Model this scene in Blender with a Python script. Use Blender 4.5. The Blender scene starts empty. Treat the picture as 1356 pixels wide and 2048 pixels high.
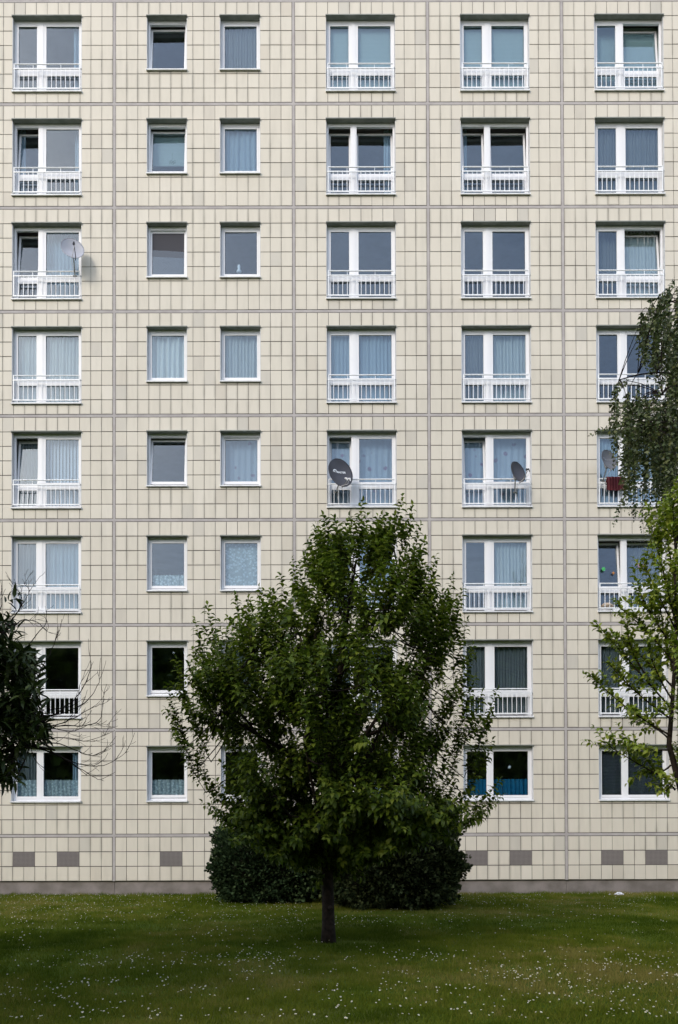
import bpy, math, random
import numpy as np
from mathutils import Vector, Matrix, Euler
R = math.radians
sc = bpy.context.scene
COL = sc.collection
rng = np.random.default_rng(7)
random.seed(7)

# ------------------------------------------------------------------ camera
CAMP = Vector((0.0, -22.0, 1.6))
YAW, PIT, ROL, FPX, PPX, PPY = 1.00561517e-03, 1.22171862e-02, 2.91858446e-03, 1659.41, 702.468, 1647.346
def _w2c():
    cy, sy = math.cos(YAW), math.sin(YAW); cp, sp = math.cos(PIT), math.sin(PIT); cr, sr = math.cos(ROL), math.sin(ROL)
    A = Matrix(((cy, 0, -sy), (0, 1, 0), (sy, 0, cy)))
    B = Matrix(((1, 0, 0), (0, cp, -sp), (0, sp, cp)))
    C = Matrix(((cr, -sr, 0), (sr, cr, 0), (0, 0, 1)))
    return C @ B @ A            # acts on (x, up, forward)
M3 = _w2c()
right = Vector((M3[0][0], M3[0][2], M3[0][1])); up = Vector((M3[1][0], M3[1][2], M3[1][1])); fwd = Vector((M3[2][0], M3[2][2], M3[2][1]))
cam_d = bpy.data.cameras.new("camera"); cam = bpy.data.objects.new("camera", cam_d); COL.objects.link(cam)
cam.matrix_world = Matrix(((right.x, up.x, -fwd.x, CAMP.x), (right.y, up.y, -fwd.y, CAMP.y), (right.z, up.z, -fwd.z, CAMP.z), (0, 0, 0, 1)))
cam_d.sensor_fit = 'VERTICAL'; cam_d.sensor_height = 36.0; cam_d.lens = FPX / 2048 * 36
cam_d.shift_x = (678 - PPX) / 2048; cam_d.shift_y = (PPY - 1024) / 2048
cam_d.clip_start = 0.1; cam_d.clip_end = 2000
sc.camera = cam
def at(px, py, y):
    """a point of the place that the photograph shows at px, py, at world depth y"""
    d = right * ((px - PPX) / FPX) + up * (-(py - PPY) / FPX) + fwd
    return CAMP + d * ((y - CAMP.y) / d.y)

# ------------------------------------------------------------------ sky, sun, exposure
SUN_DIR = Vector((-0.52, -0.72, 0.52)).normalized()       # towards the sun
SUN_EL = math.asin(SUN_DIR.z); SUN_AZ = math.atan2(SUN_DIR.x, SUN_DIR.y)
w = bpy.data.worlds.new("World"); sc.world = w; w.use_nodes = True
nt = w.node_tree; nt.nodes.clear()
out = nt.nodes.new('ShaderNodeOutputWorld'); bg = nt.nodes.new('ShaderNodeBackground')
sky = nt.nodes.new('ShaderNodeTexSky'); sky.sky_type = 'NISHITA'; sky.sun_disc = False
sky.sun_elevation = SUN_EL; sky.sun_rotation = SUN_AZ; sky.air_density = 1.0; sky.dust_density = 2.5; sky.ozone_density = 1.2
tc = nt.nodes.new('ShaderNodeTexCoord'); mp = nt.nodes.new('ShaderNodeMapping'); mp.inputs['Scale'].default_value = (1, 1, 2.6)
nz = nt.nodes.new('ShaderNodeTexNoise'); nz.inputs['Scale'].default_value = 2.3; nz.inputs['Detail'].default_value = 7; nz.inputs['Roughness'].default_value = 0.55
cr = nt.nodes.new('ShaderNodeValToRGB'); cr.color_ramp.elements[0].position = 0.40; cr.color_ramp.elements[0].color = (0.40, 0.40, 0.40, 1)
cr.color_ramp.elements[1].position = 0.66; cr.color_ramp.elements[1].color = (0.8, 0.8, 0.8, 1)
cl = nt.nodes.new('ShaderNodeValToRGB'); cl.color_ramp.elements[0].color = (4.7, 5.6, 7.4, 1); cl.color_ramp.elements[1].color = (7.4, 8.0, 9.2, 1)
cl.color_ramp.elements[0].position = 0.35; cl.color_ramp.elements[1].position = 0.75
mx = nt.nodes.new('ShaderNodeMixRGB')
L = nt.links.new
L(tc.outputs['Generated'], mp.inputs['Vector']); L(mp.outputs[0], nz.inputs['Vector']); L(nz.outputs['Fac'], cr.inputs[0]); L(nz.outputs['Fac'], cl.inputs[0])
L(cr.outputs[0], mx.inputs[0]); L(sky.outputs[0], mx.inputs[1]); L(cl.outputs[0], mx.inputs[2]); L(mx.outputs[0], bg.inputs[0]); L(bg.outputs[0], out.inputs[0])
bg.inputs[1].default_value = 0.11
sd = bpy.data.lights.new("sun", 'SUN'); sd.energy = 0.75; sd.angle = R(12); sd.color = (1.0, 0.93, 0.82)
so = bpy.data.objects.new("sun", sd); COL.objects.link(so); so.rotation_euler = SUN_DIR.to_track_quat('Z', 'Y').to_euler(); so.location = (-20, -30, 30)
sc.view_settings.view_transform = 'Standard'; sc.view_settings.look = 'None'; sc.view_settings.gamma = 1; sc.view_settings.exposure = 1.07
try: sc.view_settings.use_curve_mapping = False
except Exception: pass

# ------------------------------------------------------------------ helpers
def tag(o, label=None, cat=None, group=None, kind=None):
    if label: o['label'] = label
    if cat: o['category'] = cat
    if group: o['group'] = group
    if kind: o['kind'] = kind
    return o
def empty(name, loc=(0, 0, 0)):
    o = bpy.data.objects.new(name, None); o.location = loc; o.empty_display_size = 0.2; COL.objects.link(o); return o
class MB:
    """collects boxes, quads and tubes into one mesh"""
    def __init__(s): s.v = []; s.f = []; s.m = []; s.uv = []; s.at = []
    def quad(s, a, b, c, d, m=0, uv=None, at_=0.5):
        i = len(s.v); s.v += [tuple(a), tuple(b), tuple(c), tuple(d)]; s.f.append((i, i+1, i+2, i+3)); s.m.append(m); s.at.append(at_)
    def box(s, x0, x1, y0, y1, z0, z1, m=0):
        i = len(s.v)
        s.v += [(x0,y0,z0),(x1,y0,z0),(x1,y1,z0),(x0,y1,z0),(x0,y0,z1),(x1,y0,z1),(x1,y1,z1),(x0,y1,z1)]
        for f in ((0,3,2,1),(4,5,6,7),(0,1,5,4),(1,2,6,5),(2,3,7,6),(3,0,4,7)):
            s.f.append(tuple(i+k for k in f)); s.m.append(m); s.at.append(.5)
    def tube(s, pts, rad, n=6, m=0, cap=True):
        pts = [Vector(p) for p in pts]
        if not hasattr(rad, '__len__'): rad = [rad]*len(pts)
        i0 = len(s.v); prev = None
        for k, p in enumerate(pts):
            t = (pts[min(k+1, len(pts)-1)] - pts[max(k-1, 0)])
            if t.length < 1e-9: t = Vector((0, 0, 1))
            t.normalize()
            if prev is None:
                a = t.orthogonal().normalized()
            else:
                a = (prev - t * prev.dot(t))
                a = a.normalized() if a.length > 1e-6 else t.orthogonal().normalized()
            prev = a; b = t.cross(a)
            for j in range(n):
                q = 2*math.pi*j/n; s.v.append(tuple(p + (a*math.cos(q) + b*math.sin(q))*rad[k]))
        for k in range(len(pts)-1):
            for j in range(n):
                s.f.append((i0+k*n+j, i0+k*n+(j+1) % n, i0+(k+1)*n+(j+1) % n, i0+(k+1)*n+j)); s.m.append(m); s.at.append(.5)
        if cap:
            s.f.append(tuple(i0+j for j in reversed(range(n)))); s.f.append(tuple(i0+(len(pts)-1)*n+j for j in range(n))); s.m += [m, m]; s.at += [.5, .5]
    def build(s, name, mats, parent=None, smooth=False, attr=False, bevel=0):
        me = bpy.data.meshes.new(name); me.from_pydata(s.v, [], s.f)
        if not isinstance(mats, (list, tuple)): mats = [mats]
        for m in mats: me.materials.append(m)
        if len(mats) > 1: me.polygons.foreach_set('material_index', s.m)
        if smooth: me.polygons.foreach_set('use_smooth', [True]*len(s.f))
        if attr:
            a = me.attributes.new('rnd', 'FLOAT', 'FACE'); a.data.foreach_set('value', s.at)
        me.update()
        o = bpy.data.objects.new(name, me); COL.objects.link(o)
        if parent: o.parent = parent
        if bevel:
            b = o.modifiers.new('bevel', 'BEVEL'); b.width = bevel; b.segments = 2; b.limit_method = 'ANGLE'
        return o
def np_mesh(name, V, loops, tot, mat, parent=None, rnd=None, smooth=False):
    me = bpy.data.meshes.new(name)
    me.vertices.add(len(V)); me.vertices.foreach_set('co', np.ascontiguousarray(V, dtype=np.float32).ravel())
    me.loops.add(len(loops)); me.loops.foreach_set('vertex_index', loops.astype(np.int32))
    me.polygons.add(len(tot)); st = np.concatenate(([0], np.cumsum(tot)[:-1])).astype(np.int32)
    me.polygons.foreach_set('loop_start', st); me.polygons.foreach_set('loop_total', tot.astype(np.int32))
    if rnd is not None:
        a = me.attributes.new('rnd', 'FLOAT', 'FACE'); a.data.foreach_set('value', rnd.astype(np.float32))
    if smooth: me.polygons.foreach_set('use_smooth', np.ones(len(tot), dtype=bool))
    me.materials.append(mat); me.update(calc_edges=True); me.validate()
    o = bpy.data.objects.new(name, me); COL.objects.link(o)
    if parent: o.parent = parent
    return o
def scatter(name, T, F, P, X, N, S, mat, parent=None, droop=None):
    """copies of a leaf template T (along +x, face normal +z) at P, along X, upper side N, size S"""
    P = np.asarray(P, float); X = np.asarray(X, float); N = np.asarray(N, float); S = np.asarray(S, float)
    X = X/np.linalg.norm(X, axis=1, keepdims=True)
    Yv = np.cross(N, X); ln = np.linalg.norm(Yv, axis=1, keepdims=True); bad = ln[:, 0] < 1e-4; Yv[bad] = np.cross([[.3, 1, .2]], X[bad]); ln = np.linalg.norm(Yv, axis=1, keepdims=True); Yv /= ln
    Z = np.cross(X, Yv)
    T = np.asarray(T, float)
    V = P[:, None, :] + S[:, None, None]*(T[None, :, 0:1]*X[:, None, :] + T[None, :, 1:2]*Yv[:, None, :] + T[None, :, 2:3]*Z[:, None, :])
    n, k = len(P), len(T)
    fl = np.concatenate([np.array(f) for f in F]); tt = np.array([len(f) for f in F])
    loops = (np.arange(n)[:, None]*k + fl[None, :]).ravel(); tot = np.tile(tt, n)
    rnd = np.repeat(rng.random(n), len(F))
    return np_mesh(name, V.reshape(-1, 3), loops, tot, mat, parent, rnd)
LEAF = ([(0,0,0), (.33,.27,.12), (.35,0,.06), (.33,-.27,.12), (.70,.24,-.02), (.72,0,-.09), (.70,-.24,-.02), (1,0,-.38)],
        [(0,2,1), (0,3,2), (2,5,4,1), (3,6,5,2), (5,7,4), (6,7,5)])
BLADE = ([(0,0,0), (.3,.12,.06), (.32,0,.03), (.3,-.12,.06), (.7,.10,-.02), (.72,0,-.06), (.7,-.10,-.02), (1,0,-.22)], LEAF[1])
SMALL = ([(0,0,0), (.4,.34,.05), (.4,-.34,.05), (1,0,-.08)], [(0,2,3,1)])
FAN = ([(0,0,0), (.45,.42,.05), (.6,.18,.0), (.85,.30,.03), (.8,.05,.0), (1,-.05,.02), (.75,-.16,0), (.8,-.34,.04), (.5,-.22,0), (.4,-.46,.05)],
       [(0,2,1), (0,4,3,2), (0,6,5,4), (0,8,7,6), (0,9,8)])

def mat(name, col, rough=0.6, spec=0.4, metal=0.0, noise=None, attr=None, bump=None, trans=0.0, tcol=None):
    """procedural material: colour, soft noise (scale, darker colour), per-face variation, bump (scale, strength)"""
    m = bpy.data.materials.new(name); m.use_nodes = True; t = m.node_tree; b = t.nodes['Principled BSDF']
    b.inputs['Roughness'].default_value = rough; b.inputs['Specular IOR Level'].default_value = spec; b.inputs['Metallic'].default_value = metal
    b.inputs['Base Color'].default_value = (*col, 1); src = None
    co = t.nodes.new('ShaderNodeTexCoord')
    if noise:
        n = t.nodes.new('ShaderNodeTexNoise'); n.inputs['Scale'].default_value = noise[0]; n.inputs['Detail'].default_value = 5
        t.links.new(co.outputs['Object'], n.inputs['Vector'])
        r = t.nodes.new('ShaderNodeValToRGB'); r.color_ramp.elements[0].position = .35; r.color_ramp.elements[1].position = .65
        r.color_ramp.elements[0].color = (*noise[1], 1); r.color_ramp.elements[1].color = (*col, 1)
        t.links.new(n.outputs['Fac'], r.inputs[0]); src = r.outputs[0]
    if attr:
        a = t.nodes.new('ShaderNodeAttribute'); a.attribute_name = 'rnd'
        r2 = t.nodes.new('ShaderNodeValToRGB'); el = r2.color_ramp.elements
        el[0].color = (*attr[0], 1); el[1].color = (*attr[-1], 1)
        for i, c in enumerate(attr[1:-1]): e = el.new((i+1)/(len(attr)-1)); e.color = (*c, 1)
        t.links.new(a.outputs['Fac'], r2.inputs[0])
        if src:
            mxx = t.nodes.new('ShaderNodeMixRGB'); mxx.inputs[0].default_value = .5; t.links.new(src, mxx.inputs[1]); t.links.new(r2.outputs[0], mxx.inputs[2]); src = mxx.outputs[0]
        else: src = r2.outputs[0]
    if src: t.links.new(src, b.inputs['Base Color'])
    if bump:
        n = t.nodes.new('ShaderNodeTexNoise'); n.inputs['Scale'].default_value = bump[0]; n.inputs['Detail'].default_value = 6; t.links.new(co.outputs['Object'], n.inputs['Vector'])
        bb = t.nodes.new('ShaderNodeBump'); bb.inputs['Strength'].default_value = bump[1]; bb.inputs['Distance'].default_value = .01
        t.links.new(n.outputs['Fac'], bb.inputs['Height']); t.links.new(bb.outputs[0], b.inputs['Normal'])
    if trans:
        tr = t.nodes.new('ShaderNodeBsdfTranslucent'); ms = t.nodes.new('ShaderNodeMixShader'); ms.inputs[0].default_value = trans
        if src: t.links.new(src, tr.inputs[0])
        else: tr.inputs[0].default_value = (*col, 1)
        o = t.nodes['Material Output']; t.links.new(b.outputs[0], ms.inputs[1]); t.links.new(tr.outputs[0], ms.inputs[2]); t.links.new(ms.outputs[0], o.inputs[0])
    return m

# ------------------------------------------------------------------ materials
def tile_material():
    m = bpy.data.materials.new("cream_tile"); m.use_nodes = True; t = m.node_tree; b = t.nodes['Principled BSDF']; N = t.nodes.new; K = t.links.new
    b.inputs['Roughness'].default_value = .55; b.inputs['Specular IOR Level'].default_value = .3
    co = N('ShaderNodeTexCoord'); a = N('ShaderNodeAttribute'); a.attribute_name = 'rnd'
    r = N('ShaderNodeValToRGB'); e = r.color_ramp.elements
    e[0].color = (.595, .54, .45, 1); e[1].color = (.68, .63, .54, 1); x = e.new(.03); x.color = (.54, .505, .44, 1); x = e.new(.08); x.color = (.63, .58, .488, 1); x = e.new(.92); x.color = (.655, .606, .514, 1)
    K(a.outputs['Fac'], r.inputs[0])
    # slow weathering over the whole wall
    n1 = N('ShaderNodeTexNoise'); n1.inputs['Scale'].default_value = .35; n1.inputs['Detail'].default_value = 4; K(co.outputs['Object'], n1.inputs['Vector'])
    # dirt runs: noise stretched vertically
    mp = N('ShaderNodeMapping'); mp.inputs['Scale'].default_value = (4.2, 1, .7); K(co.outputs['Object'], mp.inputs['Vector'])
    n2 = N('ShaderNodeTexNoise'); n2.inputs['Scale'].default_value = 1.0; n2.inputs['Detail'].default_value = 5; n2.inputs['Roughness'].default_value = .6; K(mp.outputs[0], n2.inputs['Vector'])
    rr = N('ShaderNodeMapRange'); rr.inputs[1].default_value = .48; rr.inputs[2].default_value = .74; K(n2.outputs['Fac'], rr.inputs[0])
    # dirt gathers along the tiles' upright edges (uv across each tile)
    uv = N('ShaderNodeUVMap'); uv.uv_map = 'tile'; sp = N('ShaderNodeSeparateXYZ'); K(uv.outputs[0], sp.inputs[0])
    s1 = N('ShaderNodeMath'); s1.operation = 'SUBTRACT'; s1.inputs[1].default_value = .5; K(sp.outputs['X'], s1.inputs[0])
    s2 = N('ShaderNodeMath'); s2.operation = 'ABSOLUTE'; K(s1.outputs[0], s2.inputs[0])
    s3 = N('ShaderNodeMapRange'); s3.inputs[1].default_value = .30; s3.inputs[2].default_value = .5; K(s2.outputs[0], s3.inputs[0])
    y1 = N('ShaderNodeMath'); y1.operation = 'SUBTRACT'; y1.inputs[1].default_value = .5; K(sp.outputs['Y'], y1.inputs[0])
    y2 = N('ShaderNodeMath'); y2.operation = 'ABSOLUTE'; K(y1.outputs[0], y2.inputs[0])
    y3 = N('ShaderNodeMapRange'); y3.inputs[1].default_value = .38; y3.inputs[2].default_value = .5; y3.inputs[4].default_value = .5; K(y2.outputs[0], y3.inputs[0])
    ed = N('ShaderNodeMath'); ed.operation = 'MAXIMUM'; K(s3.outputs[0], ed.inputs[0]); K(y3.outputs[0], ed.inputs[1])
    n3 = N('ShaderNodeTexNoise'); n3.inputs['Scale'].default_value = .8; n3.inputs['Detail'].default_value = 3; K(co.outputs['Object'], n3.inputs['Vector'])
    g = N('ShaderNodeMapRange'); g.inputs[1].default_value = .44; g.inputs[2].default_value = .66; K(n3.outputs['Fac'], g.inputs[0])
    m1 = N('ShaderNodeMath'); m1.operation = 'MULTIPLY'; K(ed.outputs[0], m1.inputs[0]); K(g.outputs[0], m1.inputs[1])
    m1b = N('ShaderNodeMath'); m1b.operation = 'MULTIPLY'; m1b.inputs[1].default_value = .55; K(m1.outputs[0], m1b.inputs[0])
    m2 = N('ShaderNodeMath'); m2.operation = 'MULTIPLY_ADD'; m2.inputs[1].default_value = .20; K(rr.outputs[0], m2.inputs[0]); K(m1b.outputs[0], m2.inputs[2])
    cm = N('ShaderNodeMath'); cm.operation = 'MINIMUM'; cm.inputs[1].default_value = .6; K(m2.outputs[0], cm.inputs[0])
    mix = N('ShaderNodeMixRGB'); mix.inputs[2].default_value = (.35, .325, .27, 1); K(cm.outputs[0], mix.inputs[0]); K(r.outputs[0], mix.inputs[1])
    w1 = N('ShaderNodeMapRange'); w1.inputs[3].default_value = .9; w1.inputs[4].default_value = 1.06; K(n1.outputs['Fac'], w1.inputs[0])
    vv = N('ShaderNodeMixRGB'); vv.blend_type = 'MULTIPLY'; vv.inputs[0].default_value = 1; K(mix.outputs[0], vv.inputs[1]); K(w1.outputs[0], vv.inputs[2])
    K(vv.outputs[0], b.inputs['Base Color'])
    n4 = N('ShaderNodeTexNoise'); n4.inputs['Scale'].default_value = 30; n4.inputs['Detail'].default_value = 5; K(co.outputs['Object'], n4.inputs['Vector'])
    bp = N('ShaderNodeBump'); bp.inputs['Strength'].default_value = .15; bp.inputs['Distance'].default_value = .01; K(n4.outputs['Fac'], bp.inputs['Height']); K(bp.outputs[0], b.inputs['Normal'])
    return m
def glass_material():
    m = bpy.data.materials.new("window_glass"); m.use_nodes = True; t = m.node_tree; t.nodes.clear(); N = t.nodes.new; K = t.links.new
    o = N('ShaderNodeOutputMaterial'); tr = N('ShaderNodeBsdfTransparent'); tr.inputs[0].default_value = (.84, .90, .93, 1)
    gl = N('ShaderNodeBsdfGlossy'); gl.inputs['Roughness'].default_value = .0; gl.inputs[0].default_value = (.80, .90, 1, 1)
    fr = N('ShaderNodeFresnel'); ge = N('ShaderNodeNewGeometry'); io = N('ShaderNodeMapRange'); io.inputs[3].default_value = 1.74; io.inputs[4].default_value = 1/1.74; K(ge.outputs['Backfacing'], io.inputs[0]); K(io.outputs[0], fr.inputs[0]); ms = N('ShaderNodeMixShader')
    co = N('ShaderNodeTexCoord'); n = N('ShaderNodeTexNoise'); n.inputs['Scale'].default_value = 1.1; K(co.outputs['Object'], n.inputs['Vector'])
    bp = N('ShaderNodeBump'); bp.inputs['Strength'].default_value = .12; bp.inputs['Distance'].default_value = .01; K(n.outputs['Fac'], bp.inputs['Height']); K(bp.outputs[0], gl.inputs['Normal'])
    K(fr.outputs[0], ms.inputs[0]); K(tr.outputs[0], ms.inputs[1]); K(gl.outputs[0], ms.inputs[2]); K(ms.outputs[0], o.inputs[0])
    return m
def cloth_material(name, col, open_=.3, pattern=None, pcol=(.4, .1, .2), stripes=0):
    """sheer cloth: white thread that lets part of the light through; pattern flowers or lace"""
    m = bpy.data.materials.new(name); m.use_nodes = True; t = m.node_tree; t.nodes.clear(); N = t.nodes.new; K = t.links.new
    o = N('ShaderNodeOutputMaterial'); d = N('ShaderNodeBsdfDiffuse'); tl = N('ShaderNodeBsdfTranslucent'); tr = N('ShaderNodeBsdfTransparent')
    d.inputs[0].default_value = (*col, 1); tl.inputs[0].default_value = (*col, 1)
    a = N('ShaderNodeMixShader'); a.inputs[0].default_value = .35; b = N('ShaderNodeMixShader'); b.inputs[0].default_value = open_
    K(d.outputs[0], a.inputs[1]); K(tl.outputs[0], a.inputs[2]); K(a.outputs[0], b.inputs[1]); K(tr.outputs[0], b.inputs[2]); K(b.outputs[0], o.inputs[0])
    co = N('ShaderNodeTexCoord')
    if pattern == 'flower':
        v = N('ShaderNodeTexVoronoi'); v.inputs['Scale'].default_value = 3.2; K(co.outputs['Object'], v.inputs['Vector'])
        r = N('ShaderNodeValToRGB'); r.color_ramp.elements[0].position = .13; r.color_ramp.elements[0].color = (*pcol, 1); r.color_ramp.elements[1].position = .24; r.color_ramp.elements[1].color = (*col, 1)
        K(v.outputs['Distance'], r.inputs[0]); K(r.outputs[0], d.inputs[0]); K(r.outputs[0], tl.inputs[0])
    elif pattern == 'lace':
        v = N('ShaderNodeTexVoronoi'); v.inputs['Scale'].default_value = 16; v.distance = 'CHEBYCHEV'; K(co.outputs['Object'], v.inputs['Vector'])
        r = N('ShaderNodeMapRange'); r.inputs[1].default_value = .15; r.inputs[2].default_value = .5; r.inputs[3].default_value = open_ - .2; r.inputs[4].default_value = min(.9, open_ + .2); K(v.outputs['Distance'], r.inputs[0]); K(r.outputs[0], b.inputs[0])
    elif pattern == 'bands':
        wv = N('ShaderNodeTexWave'); wv.wave_type = 'BANDS'; wv.bands_direction = 'Z' if pattern == 'bands' else 'DIAGONAL'; wv.inputs['Scale'].default_value = 3.5 if pattern == 'bands' else 4; wv.inputs['Distortion'].default_value = 1.5
        K(co.outputs['Object'], wv.inputs['Vector'])
        r = N('ShaderNodeMapRange'); r.inputs[3].default_value = open_ - .05; r.inputs[4].default_value = min(.9, open_ + .08); K(wv.outputs['Fac'], r.inputs[0]); K(r.outputs[0], b.inputs[0])
    elif pattern == 'slats':
        wv = N('ShaderNodeTexWave'); wv.wave_type = 'BANDS'; wv.bands_direction = 'Z'; wv.inputs['Scale'].default_value = 9; wv.inputs['Distortion'].default_value = .4; K(co.outputs['Object'], wv.inputs['Vector'])
        r = N('ShaderNodeValToRGB'); r.color_ramp.elements[0].color = (col[0]*.75, col[1]*.75, col[2]*.75, 1); r.color_ramp.elements[1].color = (*col, 1); K(wv.outputs['Fac'], r.inputs[0]); K(r.outputs[0], d.inputs[0])
    return m
M = {}
M['tile'] = tile_material()
M['grout'] = mat("dark_grout", (.085, .072, .07), .9, .1)
M['joint'] = mat("panel_joint_render", (.45, .42, .405), .85, .2, noise=(3.5, (.38, .35, .34)), bump=(40, .3))
M['plinth'] = mat("plinth_render", (.26, .23, .215), .9, .15, noise=(2.6, (.17, .15, .135)), bump=(25, .4))
M['soffit'] = mat("grey_sheet_metal", (.27, .28, .26), .6, .3, noise=(6, (.21, .22, .20)))
M['reveal'] = mat("reveal_render", (.60, .60, .60), .75, .2, noise=(4, (.5, .5, .5)))
M['pvc'] = mat("white_window_plastic", (.78, .78, .79), .35, .45, noise=(2.5, (.76, .76, .78)))
M['rail'] = mat("white_painted_steel", (.84, .85, .87), .35, .5, noise=(9, (.76, .77, .78)))
M['sill'] = mat("white_sill_metal", (.74, .75, .76), .4, .5, noise=(7, (.62, .62, .62)))
M['gasket'] = mat("black_rubber", (.02, .02, .022), .6, .3)
M['glass'] = glass_material()
M['room'] = mat("room_plaster", (.30, .26, .24), .9, .1, noise=(1.3, (.2, .17, .16)))
M['roof'] = mat("roof_felt", (.10, .10, .10), .9, .2, noise=(2, (.07, .07, .07)))
M['grille'] = mat("grille_concrete", (.26, .235, .225), .9, .15)
M['grille_hole'] = mat("grille_opening", (.13, .115, .11), .95, .05)
M['screen'] = mat("grey_insect_mesh", (.07, .07, .08), .9, .1)
M['net'] = cloth_material("white_net", (.74, .78, .77), .24)
M['net_blue'] = cloth_material("cool_white_net", (.48, .60, .70), .22)
M['net_thin'] = cloth_material("thin_net", (.46, .49, .50), .55)
M['pleat'] = cloth_material("white_voile", (.9, .93, .91), .12)
M['lace'] = cloth_material("white_lace", (.74, .84, .86), .22, 'lace')
M['bands'] = cloth_material("banded_lace", (.34, .36, .42), .72, 'bands')
M['floral'] = cloth_material("flowered_net", (.58, .66, .76), .22, 'flower', (.36, .22, .34))
M['blind'] = cloth_material("pale_green_blind", (.50, .60, .58), .0, 'slats')
M['vert'] = cloth_material("pale_vertical_slats", (.72, .74, .80), .05)
M['blue'] = cloth_material("blue_cloth", (.02, .17, .32), .0)
M['bark'] = mat("brown_bark", (.034, .025, .019), .9, .12, noise=(14, (.014, .011, .009)), bump=(30, .9))
M['twig'] = mat("dark_twig", (.028, .020, .018), .9, .1, noise=(20, (.016, .012, .011)))
M['birch_bark'] = mat("birch_bark", (.42, .40, .36), .8, .2, noise=(5, (.08, .07, .06)), bump=(20, .6))
M['leaf_mid'] = mat("green_leaf", (.03, .06, .015), .5, .24, attr=[(.030, .054, .004), (.060, .100, .007), (.105, .155, .012), (.18, .22, .025)], trans=.38)
M['leaf_light'] = mat("light_green_leaf", (.08, .13, .03), .42, .45, attr=[(.09, .15, .008), (.17, .24, .015), (.25, .31, .028), (.33, .36, .06)], trans=.3)
M['leaf_birch'] = mat("birch_leaf", (.05, .06, .035), .5, .4, attr=[(.024, .040, .010), (.050, .076, .020), (.085, .110, .036), (.15, .16, .055)], trans=.2)
M['leaf_chest'] = mat("chestnut_leaf", (.02, .035, .015), .45, .28, attr=[(.013, .025, .006), (.024, .042, .009), (.042, .066, .014), (.085, .11, .025)], trans=.15)
M['conifer'] = mat("conifer_spray", (.015, .028, .018), .8, .08, attr=[(.008, .017, .006), (.018, .034, .013), (.030, .052, .020), (.060, .088, .035)], trans=.1)
M['conifer2'] = mat("conifer_spray_olive", (.02, .03, .018), .8, .08, attr=[(.010, .017, .006), (.026, .038, .013), (.044, .058, .021), (.080, .095, .036)], trans=.1)
M['core_shade'] = mat("shade_dark_core", (.018, .018, .012), .95, .05, noise=(8, (.01, .01, .007)))
M['grass'] = mat("grass_blade", (.06, .085, .02), .75, .06, attr=[(.046, .076, .004), (.088, .122, .010), (.138, .158, .018), (.23, .20, .055)], trans=.35)
M['petal'] = mat("white_petal", (.70, .70, .64), .6, .3, trans=.2)
M['pollen'] = mat("yellow_pollen", (.6, .42, .05), .7, .2)
M['stem'] = mat("green_stem", (.05, .09, .02), .6, .3)
M['dish_dark'] = mat("graphite_dish_paint", (.050, .050, .062), .42, .45, noise=(5, (.042, .042, .052)))
M['dish_mid'] = mat("dull_grey_dish_paint", (.13, .135, .15), .5, .4, noise=(5, (.11, .115, .13)))
M['dish_light'] = mat("pale_grey_dish_paint", (.40, .41, .46), .5, .4, noise=(4, (.34, .35, .39)))
M['steel'] = mat("zinc_steel", (.30, .30, .29), .45, .5, metal=.6, noise=(9, (.2, .2, .2)))
M['dark_plastic'] = mat("black_plastic", (.02, .02, .025), .4, .4)
M['white_plastic'] = mat("white_plastic", (.72, .72, .74), .4, .4)
M['cable'] = mat("pale_cable", (.55, .52, .5), .5, .3)
M['mark'] = mat("pale_print", (.85, .88, .92), .6, .2)
M['mark_dim'] = mat("faded_print", (.24, .25, .28), .6, .2)
M['red'] = mat("red_striped_cloth", (.085, .018, .022), .9, .1, noise=(6, (.06, .013, .016)))
M['paper'] = mat("crumpled_paper", (.82, .83, .86), .7, .2, noise=(30, (.6, .6, .64)))

# ------------------------------------------------------------------ the lawn (setting)
def ground_material():
    m = mat("lawn_soil", (.035, .050, .014), .95, .05); t = m.node_tree; b = t.nodes['Principled BSDF']; N = t.nodes.new; K = t.links.new
    co = N('ShaderNodeTexCoord'); n = N('ShaderNodeTexNoise'); n.inputs['Scale'].default_value = .45; n.inputs['Detail'].default_value = 6; K(co.outputs['Object'], n.inputs['Vector'])
    r = N('ShaderNodeValToRGB'); e = r.color_ramp.elements; e[0].position = .3; e[0].color = (.040, .066, .006, 1); e[1].position = .75; e[1].color = (.11, .10, .035, 1); x = e.new(.5); x.color = (.065, .095, .010, 1)
    K(n.outputs['Fac'], r.inputs[0]); K(r.outputs[0], b.inputs['Base Color']); return m
g = MB(); g.quad((-300, -300, 0), (300, -300, 0), (300, 300, 0), (-300, 300, 0))
tag(g.build("ground", ground_material()), kind='structure')

# ------------------------------------------------------------------ the apartment block
B = empty("apartment_building"); tag(B, "tall concrete slab apartment block clad in small cream tiles with white windows", "apartment block")
BX = [-13.47, -9.87, -6.27, -1.47, 2.13, 5.73, 9.33, 12.93]       # panel joints; the second to last but one are in the photograph
Z8 = 1.57; FLOOR = 2.8; HJ = 0.04
PD0, PD1 = 0.88, 2.72                                             # double window in a 3.6 m panel
ROWS = list(range(-1, 8))                                          # -1: the storey just above the photograph
def zj(r): return Z8 + FLOOR*(8 - r)                               # joint above storey r
def wins(bay, r):
    z = zj(r); res = []
    if bay == 2:
        for s0, s1 in ((.88, 1.94), (2.84, 3.90)): res.append((BX[bay]+s0, BX[bay]+s1, z-1.92, z-.43, 'single'))
    else:
        zb = z-1.92 if r == 7 else z-2.50
        res.append((BX[bay]+PD0, BX[bay]+PD1, zb, z-.43, 'low' if r == 7 else 'double'))
    return res
tile = MB(); UV = []
GAP = .0097
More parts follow.
